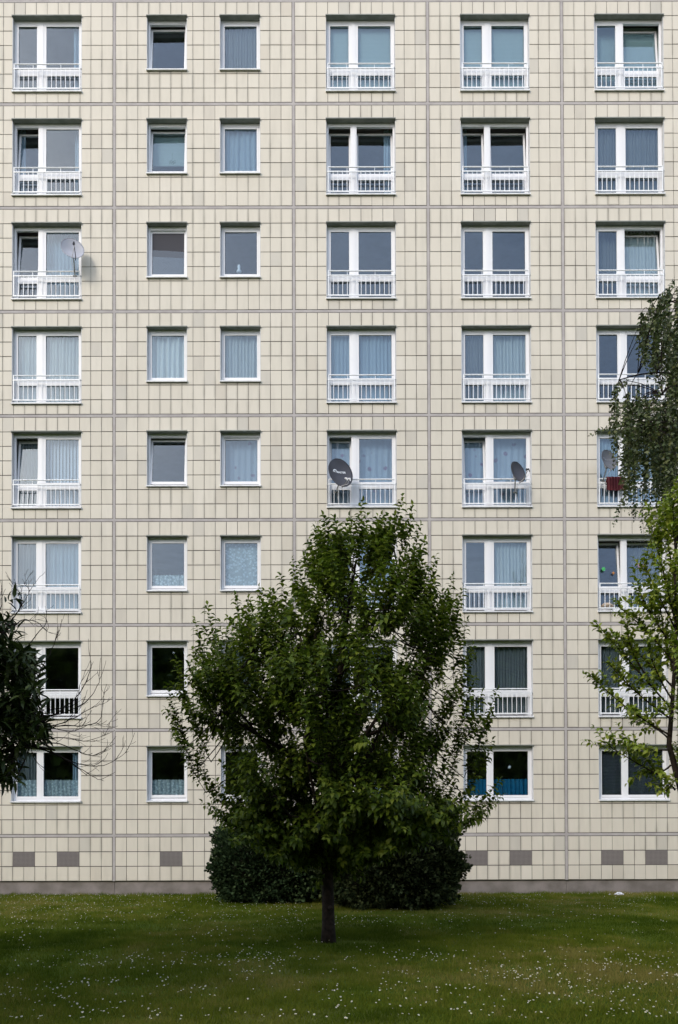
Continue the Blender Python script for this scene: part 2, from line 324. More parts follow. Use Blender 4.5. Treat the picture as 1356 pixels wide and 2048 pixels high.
def put_tile(x0, x1, z0, z1, u0, u1, v0, v1, rv):
    if x1-x0 < .012 or z1-z0 < .012: return
    y0, y1 = 0.0, .013
    i = len(tile.v)
    tile.v += [(x0,y0,z0),(x1,y0,z0),(x1,y0,z1),(x0,y0,z1),(x0,y1,z0),(x1,y1,z0),(x1,y1,z1),(x0,y1,z1)]
    for f in ((0,1,2,3),(0,4,5,1),(1,5,6,2),(2,6,7,3),(3,7,4,0)):
        tile.f.append(tuple(i+k for k in f)); tile.m.append(0); tile.at.append(rv)
    UV.extend([(u0,v0),(u1,v0),(u1,v1),(u0,v1)]); UV.extend([(0, .5)]*16)
def cut(rects, h):
    out_ = []
    hx0, hx1, hz0, hz1 = h
    for (a, b, c, d) in rects:
        if b <= hx0 or a >= hx1 or d <= hz0 or c >= hz1: out_.append((a, b, c, d)); continue
        if a < hx0: out_.append((a, hx0, c, d))
        if b > hx1: out_.append((hx1, b, c, d))
        m0, m1 = max(a, hx0), min(b, hx1)
        if c < hz0: out_.append((m0, m1, c, hz0))
        if d > hz1: out_.append((m0, m1, hz1, d))
    return out_
VENTS = []
for bay in range(len(BX)-1):
    x0, x1 = BX[bay]+HJ, BX[bay+1]-HJ; n = 16 if bay == 2 else 12; tw = (x1-x0)/n
    VENTS += [(x0+tw*k, x0+tw*(k+2)) for k in ((4, 10) if bay == 2 else (3, 7))]
vz0, vz1 = .37+.387, .37+.387*2
for bay in range(len(BX)-1):
    x0, x1 = BX[bay]+HJ, BX[bay+1]-HJ; n = 16 if bay == 2 else 12; tw = (x1-x0)/n
    for r in ROWS + [8]:
        if r < 8: zt, zb, nr = zj(r)-HJ, zj(r+1)+HJ, 7
        else: zt, zb, nr = zj(8)-HJ, .37, 3
        th = (zt-zb)/nr
        holes = [(a-.004, b+.004, c, d) for a, b, c, d, k in wins(bay, r)] if r < 8 else [(a, b, vz0, vz1) for a, b in VENTS if x0-.01 < a < x1]
        for i in range(n):
            for j in range(nr):
                a, b, c, d = x0+tw*i+GAP*.62, x0+tw*(i+1)-GAP*.62, zb+th*j+GAP*.95, zb+th*(j+1)-GAP*.95
                a += random.uniform(-.002, .002); c += random.uniform(-.0025, .0025); b += random.uniform(-.002, .002)
                rects = [(a, b, c, d)]
                for h in holes: rects = cut(rects, h)
                rv = random.random()
                for (p, q, s, t_) in rects: put_tile(p, q, s, t_, (p-a)/(b-a), (q-a)/(b-a), (s-c)/(d-c), (t_-c)/(d-c), rv)
to = tile.build("tile_cladding", M['tile'], B, attr=True)
uvl = to.data.uv_layers.new(name='tile'); uvl.data.foreach_set('uv', np.array(UV, dtype=np.float32).ravel())
# the backing wall behind the tiles, with the window openings
bk = MB(); XL, XR = BX[0], BX[-1]; ZT = zj(-1)
for bay in range(len(BX)-1):
    for r in ROWS + [8]:
        z1_, z0_ = zj(r), (zj(r+1) if r < 8 else .37)
        rects = [(BX[bay], BX[bay+1], z0_, z1_)]
        for (a, b, c, d, k) in (wins(bay, r) if r < 8 else []): rects = cut(rects, (a, b, c, d))
        for (p, q, s, t_) in rects: bk.quad((p, .012, s), (q, .012, s), (q, .012, t_), (p, .012, t_))
bk.build("wall", M['grout'], B)
js = MB()
for r in ROWS + [8]:
    js.box(XL, XR, .003, .011, zj(r)-HJ+.006, zj(r)+HJ-.006)
for x in BX:
    zz = [.37] + [zj(r) for r in reversed(ROWS + [8])]
    for k in range(len(zz)-1): js.box(x-HJ+.006, x+HJ-.006, .0035 if k % 2 else .0045, .0105, zz[k]+(HJ if k else 0)-.006, zz[k+1]-HJ+.004)
js.build("panel_joint", M['joint'], B)
pl = MB()
for k in range(len(BX)-1): pl.box(BX[k]+.006, BX[k+1]-.006, .06, .30, -.2, .362)
pl.box(XL, XR, .075, .2, -.2, .365)
pl.build("plinth", M['plinth'], B)
bo = MB()
bo.quad((XL, .012, .37), (XL, .07, .36), (XR, .07, .36), (XR, .012, .37))
bo.quad((XL, .012, .37), (XL, 12, .37), (XL, 12, ZT+.5), (XL, .012, ZT+.5)); bo.quad((XR, .012, .37), (XR, .012, ZT+.5), (XR, 12, ZT+.5), (XR, 12, .37))
bo.quad((XL, 12, 0), (XR, 12, 0), (XR, 12, ZT+.5), (XL, 12, ZT+.5)); bo.quad((XL, .012, ZT), (XR, .012, ZT), (XR, .012, ZT+.5), (XL, .012, ZT+.5))
bo.build("outer_wall", M['joint'], B)
rf = MB(); rf.box(XL-.1, XR+.1, -.06, 12.1, ZT+.5, ZT+.62); rf.build("roof", M['roof'], B)
for k, (a, b) in enumerate(VENTS):
    v = MB(); v.box(a+.008, b-.008, -.001, .012, vz0+.008, vz1-.008, 1)
    nx, nzz = 17, 11
    for i in range(nx+1):
        xx = a+.01+(b-a-.02)*i/nx; v.box(xx-.006, xx+.006, -.010, -.0012, vz0+.01, vz1-.01, 0)
    for j in range(nzz+1):
        zz_ = vz0+.012+(vz1-vz0-.024)*j/nzz; v.box(a+.01, b-.01, -.0085, -.002, zz_-.006, zz_+.006, 0)
    v.build("vent_grille", [M['grille'], M['grille_hole']], B)
# rooms behind the windows
rm = MB()
for bay in range(len(BX)-1):
    for r in ROWS:
        a, b, c, d = BX[bay]+.1, BX[bay+1]-.1, zj(r+1)+.12, zj(r)-.12
        for x in ((a, b) if bay != 2 else (a, (a+b)/2, b)): rm.box(x-.05, x+.05, .02, 4.0, c, d)
        rm.box(a, b, .02, 4.0, c-.1, c); rm.box(a, b, .02, 4.0, d, d+.1); rm.box(a, b, 4.0, 4.1, c, d)
rm.build("inner_wall", M['room'], B)

FD = .12                                                            # how far the window frame sits behind the tiles
TILT = {(0,1): 'S', (1,1): 'S', (0,5): 'R', (1,0): 'L', (1,3): 'LR', (1,4): 'LR', (2,0): 'L', (2,5): 'R', (2,1): 's', (4,0): 'L', (4,1): 'S', (4,2): 's', (4,3): 'L', (4,4): 'L', (5,5): 'LR', (7,1): 't'}
def frame_rect(mb, x0, x1, z0, z1, w_, y0, y1, wb=None):
    wb = wb or w_
    mb.box(x0, x0+w_, y0, y1, z0, z1); mb.box(x1-w_, x1, y0, y1, z0, z1)
    mb.box(x0+w_, x1-w_, y0+.001, y1-.001, z0, z0+wb); mb.box(x0+w_, x1-w_, y0+.001, y1-.001, z1-w_, z1)
def sash(W, x0, x1, z0, z1, trans=None, tilt=0., lab=None):
    """casement between x0..x1, z0..z1 (glass openings inside), turned inwards about its lower edge"""
    s = MB(); w_ = .055; ys, ye = -.012, .045
    if trans: frame_rect(s, x0, x1, z0, z1, w_, ys, ye, .06); s.box(x0+w_, x1-w_, ys+.001, ye-.001, trans[0], trans[1])
    else: frame_rect(s, x0, x1, z0, z1, w_, ys, ye, .075)
    zb = .06 if trans else .075
    g_ = MB(); lites = [(z0+zb, trans[0]), (trans[1], z1-w_)] if trans else [(z0+zb, z1-w_)]
    k_ = MB()
    for a, b in lites:
        g_.box(x0+w_-.004, x1-w_+.004, .012, .018, a-.004, b+.004)
        frame_rect(k_, x0+w_-.001, x1-w_+.001, a-.001, b+.001, .005, .004, .0115)
    so_ = s.build("sash", M['pvc'], W, bevel=.004); go = g_.build("pane", M['glass'], W); ko = k_.build("seal", M['gasket'], W)
    wob = Matrix.Rotation(random.uniform(-.012, .012), 4, 'X') @ Matrix.Rotation(random.uniform(-.012, .012), 4, 'Z'); cg = Vector(((x0+x1)/2, .015, (z0+z1)/2)); go.data.transform(Matrix.Translation(cg) @ wob @ Matrix.Translation(-cg))
    for o in (so_, go, ko):
        # turn about the lower edge
        piv = Vector((0, .02, z0)); o.data.transform(Matrix.Translation((0, FD+.012, 0)) @ Matrix.Translation(piv) @ Matrix.Rotation(-tilt, 4, 'X') @ Matrix.Translation(-piv))
    if lab: so_['label'] = lab
def make_window(x0, x1, z0, z1, kind, r, c):
    zt = z1; fz0 = z0 + .05
    f = MB(); y0, y1 = FD, FD+.07
    # lining of the opening
    W = None
    fr_w = .052
    frame_rect(f, x0+.004, x1-.004, fz0, zt-.004, fr_w, y0, y1, .06)
    f.box(x0+.004+fr_w, x1-.004-fr_w, y0+.0015, y1-.002, zt-.10, zt-.055)
    if kind != 'single':
        mxl, mxr = (x0+.645, x0+.81) if kind == 'double' else (x0+.672, x0+.765)
        f.box(mxl, mxr, y0-.004, y1, fz0+.06, zt-.056)
    W = f.build("window", M['pvc'], B, bevel=.004)
    rv = MB()
    rv.box(x0-.012, x0, -.001, FD+.1, z0, zt); rv.box(x1, x1+.012, -.001, FD+.1, z0, zt); rv.box(x0-.012, x1+.012, .06, FD+.1, z0-.02, z0-.001)
    rv.build("reveal", M['reveal'], W)
    ho = MB(); ho.box(x0-.01, x1+.01, -.05, FD+.1, zt, zt+.008); ho.box(x0-.01, x1+.01, -.052, -.046, zt-.012, zt+.012); ho.box(x0-.016, x0-.009, -.05, -.001, zt-.03, zt+.012); ho.box(x1+.009, x1+.016, -.05, -.001, zt-.03, zt+.012)
    ho.build("soffit_plate", M['soffit'], W)
    si = MB(); i = len(si.v)
    zf, zbk = z0+.035, fz0+.012
    si.v += [(x0-.012, -.055, z0), (x1+.012, -.055, z0), (x1+.012, -.055, zf), (x0-.012, -.055, zf), (x0-.012, FD+.005, zbk-.02), (x1+.012, FD+.005, zbk-.02), (x1+.012, FD+.005, zbk), (x0-.012, FD+.005, zbk)]
    for q in ((0,1,2,3),(3,2,6,7),(4,7,6,5),(0,4,5,1),(1,5,6,2),(0,3,7,4)): si.f.append(q); si.m.append(0); si.at.append(.5)
    si.box(x0-.016, x0-.006, -.058, FD, z0-.002, zf+.016); si.box(x1+.006, x1+.016, -.058, FD, z0-.002, zf+.016)
    si.build("sill", M['sill'], W, bevel=.003)
    tl = TILT.get((r, c), ''); A = R(6.2)
    lab = "white sash tilted open inwards at the top"
    if kind == 'single':
        t = A if 'S' in tl else R(2.2) if 's' in tl else R(.8) if 't' in tl else 0
        sash(W, x0+fr_w-.008, x1-fr_w+.008, fz0+.075, zt-.094, None, t, lab if t > .02 else None)
    elif kind == 'low':
        sash(W, x0+fr_w, mxl+.01, fz0+.045, zt-.094); sash(W, mxr-.01, x1-fr_w, fz0+.045, zt-.094)
    else:
        tz = (z1+.43-1.93, z1+.43-1.745)
        sash(W, x0+fr_w, mxl+.01, fz0+.022, zt-.094, tz, A if 'L' in tl else 0, lab if 'L' in tl else None)
        sash(W, mxr-.01, x1-fr_w, fz0+.022, zt-.094, tz, A if 'R' in tl else 0, lab if 'R' in tl else None)
        m_ = MB(); m_.box(mxl+.03, mxr-.03, y0-.012, y0-.0045, fz0+.08, zt-.08); m_.build("mullion_cover", M['pvc'], W, bevel=.003)
    if kind == 'double': make_railing(x0, x1, z1+.43)
    return W
def make_railing(x0, x1, zr):
    rl = MB(); y = -.012; a, b = x0+.045, x1-.045
    rl.box(a, b, y-.012, y+.012, zr-1.865, zr-1.835); rl.box(a, b, y-.012, y+.012, zr-2.40, zr-2.37)
    RL = rl.build("railing", M['rail'], B, bevel=.002)
    hr = MB(); hr.tube([(a, y, zr-1.73), (b, y, zr-1.73)], .017, 10)
    n = 15
    xs = [a+.01+(b-a-.02)*k/(n-1) for k in range(n)]
    for k in (4, 10): hr.box(xs[k]-.006, xs[k]+.006, y-.006, y+.006, zr-1.8355, zr-1.74)
    hr.build("handrail", M['rail'], RL, smooth=False)
    bb = MB()
    for k in range(1, n-1): bb.box(xs[k]-.0075, xs[k]+.0075, y-.0075, y+.0075, zr-2.3705, zr-1.8645)
    bb.build("balusters", M['rail'], RL)
    for s, x in ((-1, a), (1, b)):
        p = MB(); p.box(x-.012, x+.012, y-.014, y+.014, zr-2.40, zr-1.72)
        for z in (zr-1.85, zr-2.385):
            p.box(min(x, x+s*.045), max(x, x+s*.045), y-.006, y+.02, z-.012, z+.012, 0); p.box(x+s*.036-.006, x+s*.036+.006, y-.012, y-.006, z-.008, z+.008, 1)
        p.build("end_post", [M['rail'], M['gasket']], RL)

# ------------------------------------------------------------------ curtains and what stands in the windows (things of their own)
ROWN = ["top row", "second row", "third row", "fourth row", "fifth row", "sixth row", "seventh row", "bottom row"]
COLN = ["leftmost wide window", "left narrow window", "right narrow window", "second wide window from left", "third wide window from left", "rightmost wide window"]
def curtain(name, label, cat, x0, x1, z0, z1, m, y=.30, waves=14, amp=.018, ragged=0, group=None, seed=0):
    rs = random.Random(seed*77+5)
    n = max(6, int((x1-x0)/.012)); ph = [rs.uniform(0, 6.28) for _ in range(4)]
    v = []; f = []
    nzr = 7
    for j in range(nzr):
        t = j/(nzr-1); z = z0+(z1-z0)*t
        for i in range(n+1):
            s = i/n; a = amp*(1.15-.35*t)
            dy = a*(math.sin(s*waves*6.283*(x1-x0)+ph[0]+.5*math.sin(t*2+ph[1])) + .6*math.sin(s*waves*3.7*(x1-x0)+ph[2]+t) + .4*math.sin(s*9+ph[3]))
            zz = z + (ragged*abs(math.sin(s*(x1-x0)*40)) if (j == nzr-1 or j == 0) and ragged else 0)*(1 if j else -1)
            v.append((x0+(x1-x0)*s+rs.uniform(-.001, .001), y+dy, zz))
    for j in range(nzr-1):
        for i in range(n): k = j*(n+1)+i; f.append((k, k+1, k+n+2, k+n+1))
    me = bpy.data.meshes.new(name); me.from_pydata(v, [], f); me.materials.append(m); me.polygons.foreach_set('use_smooth', [True]*len(f)); me.update()
    o = bpy.data.objects.new(name, me); COL.objects.link(o)
    if rs.random() > 0: tag(o, label, cat, group)
    return o
def flat_blind(name, label, cat, x0, x1, z0, z1, m, y=.27, group=None):
    b = MB(); b.box(x0, x1, y, y+.004, z0, z1); b.box(x0, x1, y-.008, y+.012, z0-.02, z0); o = b.build(name, m); tag(o, label, cat, group); return o
def vblind(name, label, cat, x0, x1, z0, z1, m, y=.30, group=None):
    b = MB(); n = int((x1-x0)/.085)
    for k in range(n):
        x = x0+(k+.5)*(x1-x0)/n; b.quad((x-.043, y+.022, z0), (x+.043, y-.022, z0), (x+.043, y-.022, z1), (x-.043, y+.022, z1))
    o = b.build(name, m); tag(o, label, cat, group); return o
# contents: (row, col) -> list of (part, type);  part L, R or S (whole window)
CUR = {
 (0,0): [('R','side_r')], (0,2): [('S','net_thin')], (0,3): [('L','blind'),('R','blind')], (0,4): [('L','blind'),('R','blind')], (0,5): [('L','blind'),('R','blind')],
 (1,0): [('L','side_l'),('R','side_r')], (1,1): [('S','half')], (1,2): [('S','split')], (1,3): [('R','side_r')], (1,4): [('L','side_l')], (1,5): [('L','net_thin'),('R','net_thin')],
 (2,0): [('R','net_blue')], (2,5): [('L','net_thin'),('R','net')],
 (3,0): [('L','net'),('R','net')], (3,1): [('S','pleat')], (3,2): [('S','net')], (3,3): [('L','net_blue'),('R','net_blue')], (3,4): [('L','net_thin'),('R','net')],
 (4,0): [('L','net_thin'),('R','vert')], (4,2): [('S','floral')], (4,3): [('L','floral'),('R','floral')], (4,4): [('L','floral'),('R','floral')], (4,5): [('L','net_blue'),('R','net_blue')],
 (5,0): [('L','net_thin'),('R','net_blue')], (5,1): [('S','cafe')], (5,2): [('S','lace')], (5,3): [('R','net_blue')], (5,4): [('R','net')], (5,5): [('R','net_thin')],
 (6,2): [('S','net_thin')], (6,3): [('L','net_thin'),('R','net_thin')], (6,4): [('L','net_thin'),('R','net_thin')], (6,5): [('L','net_thin'),('R','net_thin')],
 (7,0): [('L','net_thin'),('L','cafe'),('R','cafe'),('R','side_r')], (7,1): [('S','cafe')], (7,3): [('S','cafe')], (7,4): [('L','bluecafe'),('R','bluecafe')], (7,5): [('L','bands'),('R','bands')],
}
DESC = {'net': ("net_curtain", "pleated white net curtain", "net curtain"), 'net_thin': ("net_curtain", "thin grey net curtain", "net curtain"), 'net_blue': ("net_curtain", "bluish net curtain", "net curtain"),
 'pleat': ("net_curtain", "bright white voile in deep folds", "net curtain"), 'split': ("net_curtain", "bluish net curtains parted in the middle", "net curtain"), 'floral': ("flowered_curtain", "net curtain with pink flowers", "net curtain"),
 'lace': ("lace_curtain", "diamond patterned lace curtain", "lace curtain"), 'bands': ("lace_curtain", "dark banded lace curtain", "lace curtain"), 'cafe': ("cafe_curtain", "short lace cafe curtain", "cafe curtain"),
 'bluecafe': ("cafe_curtain", "short bright blue cafe curtain", "cafe curtain"), 'blind': ("roller_blind", "pale greenish blind", "blind"), 'half': ("roller_blind", "half lowered pale roller blind", "blind"),
 'vert': ("vertical_blind", "blind of pale upright slats", "blind"), 'side_l': ("side_curtain", "drawn-back curtain strip at left", "curtain"), 'side_r': ("side_curtain", "drawn-back curtain strip at right", "curtain")}
sd_ = 0
for (r, c), lst in CUR.items():
    bay = {0: 1, 1: 2, 2: 2, 3: 3, 4: 4, 5: 5}[c]; wl = wins(bay, r); x0, x1, z0, z1, kind = wl[1] if c == 2 else wl[0]
    for part, ty in lst:
        sd_ += 1
        a, b = (x0, x1) if part == 'S' else ((x0, x0+.70) if part == 'L' else (x0+.76, x1)); a -= .05; b += .05
        nm, d, cat = DESC[ty]; side = '' if part == 'S' else (', left pane' if part == 'L' else ', right pane')
        lab = f"{d} behind {COLN[c]}, {ROWN[r]}{side}"; zt, zb = z1+.02, z0+.02; grp = "curtains and blinds behind the windows"
        if part == 'L' and c != 5: b -= .04
        tl = TILT.get((r, c), ''); yb = .36 if tl else .25
        if ty in ('net', 'net_thin', 'net_blue', 'pleat', 'floral', 'lace', 'bands'):
            curtain(nm, lab, cat, a, b, zb, zt-.02, M[ty], yb, waves={'net': 11, 'net_thin': 13, 'net_blue': 10, 'pleat': 7, 'floral': 6, 'lace': 3, 'bands': 4}[ty], amp={'pleat': .035, 'net': .024, 'lace': .008, 'floral': .014}.get(ty, .018), group=grp, seed=sd_)
        elif ty == 'split':
            mid = (a+b)/2+.06; v0 = len(bpy.data.objects)
            o1 = curtain(nm, lab, cat, a, b, zb, zt, M['net_blue'], yb, 7, .02, group=grp, seed=sd_)
            for v in o1.data.vertices:
                t = (v.co.z-zb)/(zt-zb); 
                if v.co.x < mid: v.co.x = a+(v.co.x-a)*(1-.06*(1-t))
                else: v.co.x = b-(b-v.co.x)*(1-.03*(1-t))
        elif ty == 'cafe': curtain(nm, lab, cat, a+.02, b-.02, zb, z0+(.60 if r == 7 else .50), M['lace'], .22, 9, .012, ragged=.02, group=grp, seed=sd_)
        elif ty == 'bluecafe': curtain(nm, lab, cat, a+.02, b-.02, zb+.12, z0+.60, M['blue'], .24, 9, .02, ragged=.008, group=grp, seed=sd_)
        elif ty == 'blind': flat_blind(nm, lab, cat, a+.03, b-.03, zb, zt, M['blind'], yb, grp)
        elif ty == 'half': flat_blind(nm, lab, cat, a+.03, b-.03, z0+.55, zt, M['blind'], .37, grp)
        elif ty == 'vert': vblind(nm, lab, cat, a, b, zb, zt, M['vert'], .28, grp)
        elif ty == 'side_l': curtain(nm, lab, cat, a, a+.26, zb, zt, M['net_blue'], yb, 12, .03, group=grp, seed=sd_)
        elif ty == 'side_r': curtain(nm, lab, cat, b-.34, b, zb, zt, M['net_blue'], yb, 12, .03, group=grp, seed=sd_)
for bay in range(1, 6):
    for r in range(8):
        for k, (x0, x1, z0, z1, kind) in enumerate(wins(bay, r)):
            c = {1: 0, 2: 1+k, 3: 3, 4: 4, 5: 5}[bay]; W = make_window(x0, x1, z0, z1, kind, r, c)
            if (r, c) == (2, 1):
                s = MB(); s.box(x0+.10, x1-.10, FD+.052, FD+.056, z0+.14, z1-.11); s.build("insect_screen", M['screen'], W)
# storey above and panels beyond the frame: plain windows
for bay in range(0, 7):
    for r in ([-1] if 1 <= bay <= 5 else ROWS):
        for (x0, x1, z0, z1, kind) in wins(bay, r):
            f = MB(); frame_rect(f, x0, x1, z0, z1, .1, FD, FD+.07); 
            if kind != 'single': f.box(x0+.6, x0+.86, FD, FD+.07, z0+.1, z1-.1)
            for xx in (x0-.006, x1+.006): f.box(xx-.006, xx+.006, 0, FD+.1, z0, z1)
            f.box(x0-.01, x1+.01, -.05, FD, z0, z0+.04); f.box(x0-.01, x1+.01, -.05, FD+.1, z1, z1+.01)
            W = f.build("window", M['pvc'], B); g_ = MB(); g_.box(x0+.09, x1-.09, FD+.03, FD+.036, z0+.09, z1-.09); g_.build("pane", M['glass'], W)

# small things in the windows
def ornament_hanging():
    p = at(345, 325, .24); t = MB()
    t.tube([p+Vector((0, 0, .25)), p+Vector((0, 0, .05))], .003, 5)
    for k in range(5):
        q = p+Vector((-.06+.03*k, 0, .02*math.sin(k*2))); t.tube([q+Vector((.022*math.cos(a), 0, .04*math.sin(a))) for a in np.linspace(0, 6.28, 13)], .004, 5)
    o = t.build("window_ornament", M['stem']); tag(o, "small pale green wire ornament hanging in the left narrow window, second row", "ornament")
ornament_hanging()
def lathe(mb, base, prof, n=14, m=0):
    i0 = len(mb.v); bx, by, bz = base
    for r_, h in prof:
        for j in range(n): q = 6.28318*j/n; mb.v.append((bx+r_*math.cos(q), by+r_*math.sin(q), bz+h))
    for k in range(len(prof)-1):
        for j in range(n): mb.f.append((i0+k*n+j, i0+k*n+(j+1) % n, i0+(k+1)*n+(j+1) % n, i0+(k+1)*n+j)); mb.m.append(m); mb.at.append(.5)
m_ceram = mat("white_ceramic", (.7, .7, .72), .3, .5); m_yellow = mat("amber_glow", (.8, .45, .1), .4, .4)
m_green = mat("green_toy", (.06, .45, .12), .5, .4); m_orange = mat("orange_sticker", (.45, .18, .04), .5, .4); m_cushion = mat("cream_cloth", (.55, .45, .36), .9, .1, noise=(14, (.42, .33, .25)))
_n = m_yellow.node_tree.nodes['Principled BSDF']; _n.inputs['Emission Color'].default_value = (1, .5, .1, 1); _n.inputs['Emission Strength'].default_value = 1.2  # gives the yellow item in the window a glow of its own
v = MB(); p = at(478, 545, .23); lathe(v, (p.x, p.y, p.z-.02), [(.0, 0), (.05, 0), (.07, .05), (.03, .11), (.045, .17), (.03, .22), (0, .22)]); tag(v.build("vase", m_ceram, smooth=True), "small white vase on the sill of the right narrow window, third row", "vase")
v = MB(); p = at(722, 357, .28); v.quad(p+Vector((-.06, 0, .0)), p+Vector((.0, .0, -.05)), p+Vector((.05, .01, .06)), p+Vector((-.01, .01, .05))); v.quad(p+Vector((-.06, .03, .0)), p+Vector((-.01, .05, .05)), p+Vector((.05, .04, .06)), p+Vector((.0, .03, -.05)))
v.quad(p+Vector((-.06, 0, 0)), p+Vector((-.06, .03, 0)), p+Vector((0, .03, -.05)), p+Vector((0, 0, -.05))); tag(v.build("yellow_item", m_yellow), "small yellow item made to glow in the second wide window from left, second row", "item")
def star(name, c, rad, n, m, label, cat):
    b = MB(); cc = c+Vector((0, -.008, 0))
    pts = [c+Vector((math.cos(k*math.pi/n)*(rad if k % 2 == 0 else rad*.5), 0, math.sin(k*math.pi/n)*(rad if k % 2 == 0 else rad*.5))) for k in range(2*n)]
    i = len(b.v); b.v += [tuple(cc)]+[tuple(q) for q in pts]
    for k in range(2*n): b.f.append((0, 1+k, 1+(k+1) % (2*n))); b.m.append(0); b.at.append(.5)
    tag(b.build(name, m), label, cat)
star("window_sticker", at(1207, 1138, .20), .07, 6, m_green, "green flower sticker inside the left pane of the rightmost window, sixth row", "sticker")
star("window_sticker", at(1227, 1146, .20), .05, 4, m_orange, "small orange sticker low in the left pane of the rightmost window, sixth row", "sticker")
star("hanging_rosette", at(1019, 1534, .21), .055, 8, m_ceram, "pale round rosette hanging above the blue curtain, bottom row", "ornament")
b_ = MB(); p = at(1287, 1130, .20)
b_.tube([p+Vector((-.14, 0, -.06)), p+Vector((.12, 0, -.07)), p+Vector((.12, 0, .04)), p+Vector((0, 0, .09)), p+Vector((-.14, 0, .05)), p+Vector((-.14, 0, -.06))], .006, 5)
for k in range(3): b_.tube([p+Vector((-.12+.08*k+.03*math.cos(a), 0, -.01+.03*math.sin(a))) for a in np.linspace(0, 6.28, 11)], .008, 5)
tag(b_.build("window_picture", mat("faded_pink_paint", (.42, .25, .28), .7, .2)), "faded house shaped window picture in right pane of the rightmost window, sixth row", "window picture")
cu = MB(); p = at(1215, 1213, .10); lathe(cu, (p.x, p.y+.05, p.z-.02), [(0, 0), (.16, .01), (.18, .05), (.10, .11), (0, .13)], 18)
o = cu.build("cushion", m_cushion, smooth=True); o.scale = (1, 1, 1); tag(o, "cream cushion lying on the window sill behind the railing, rightmost window, sixth row", "cushion")

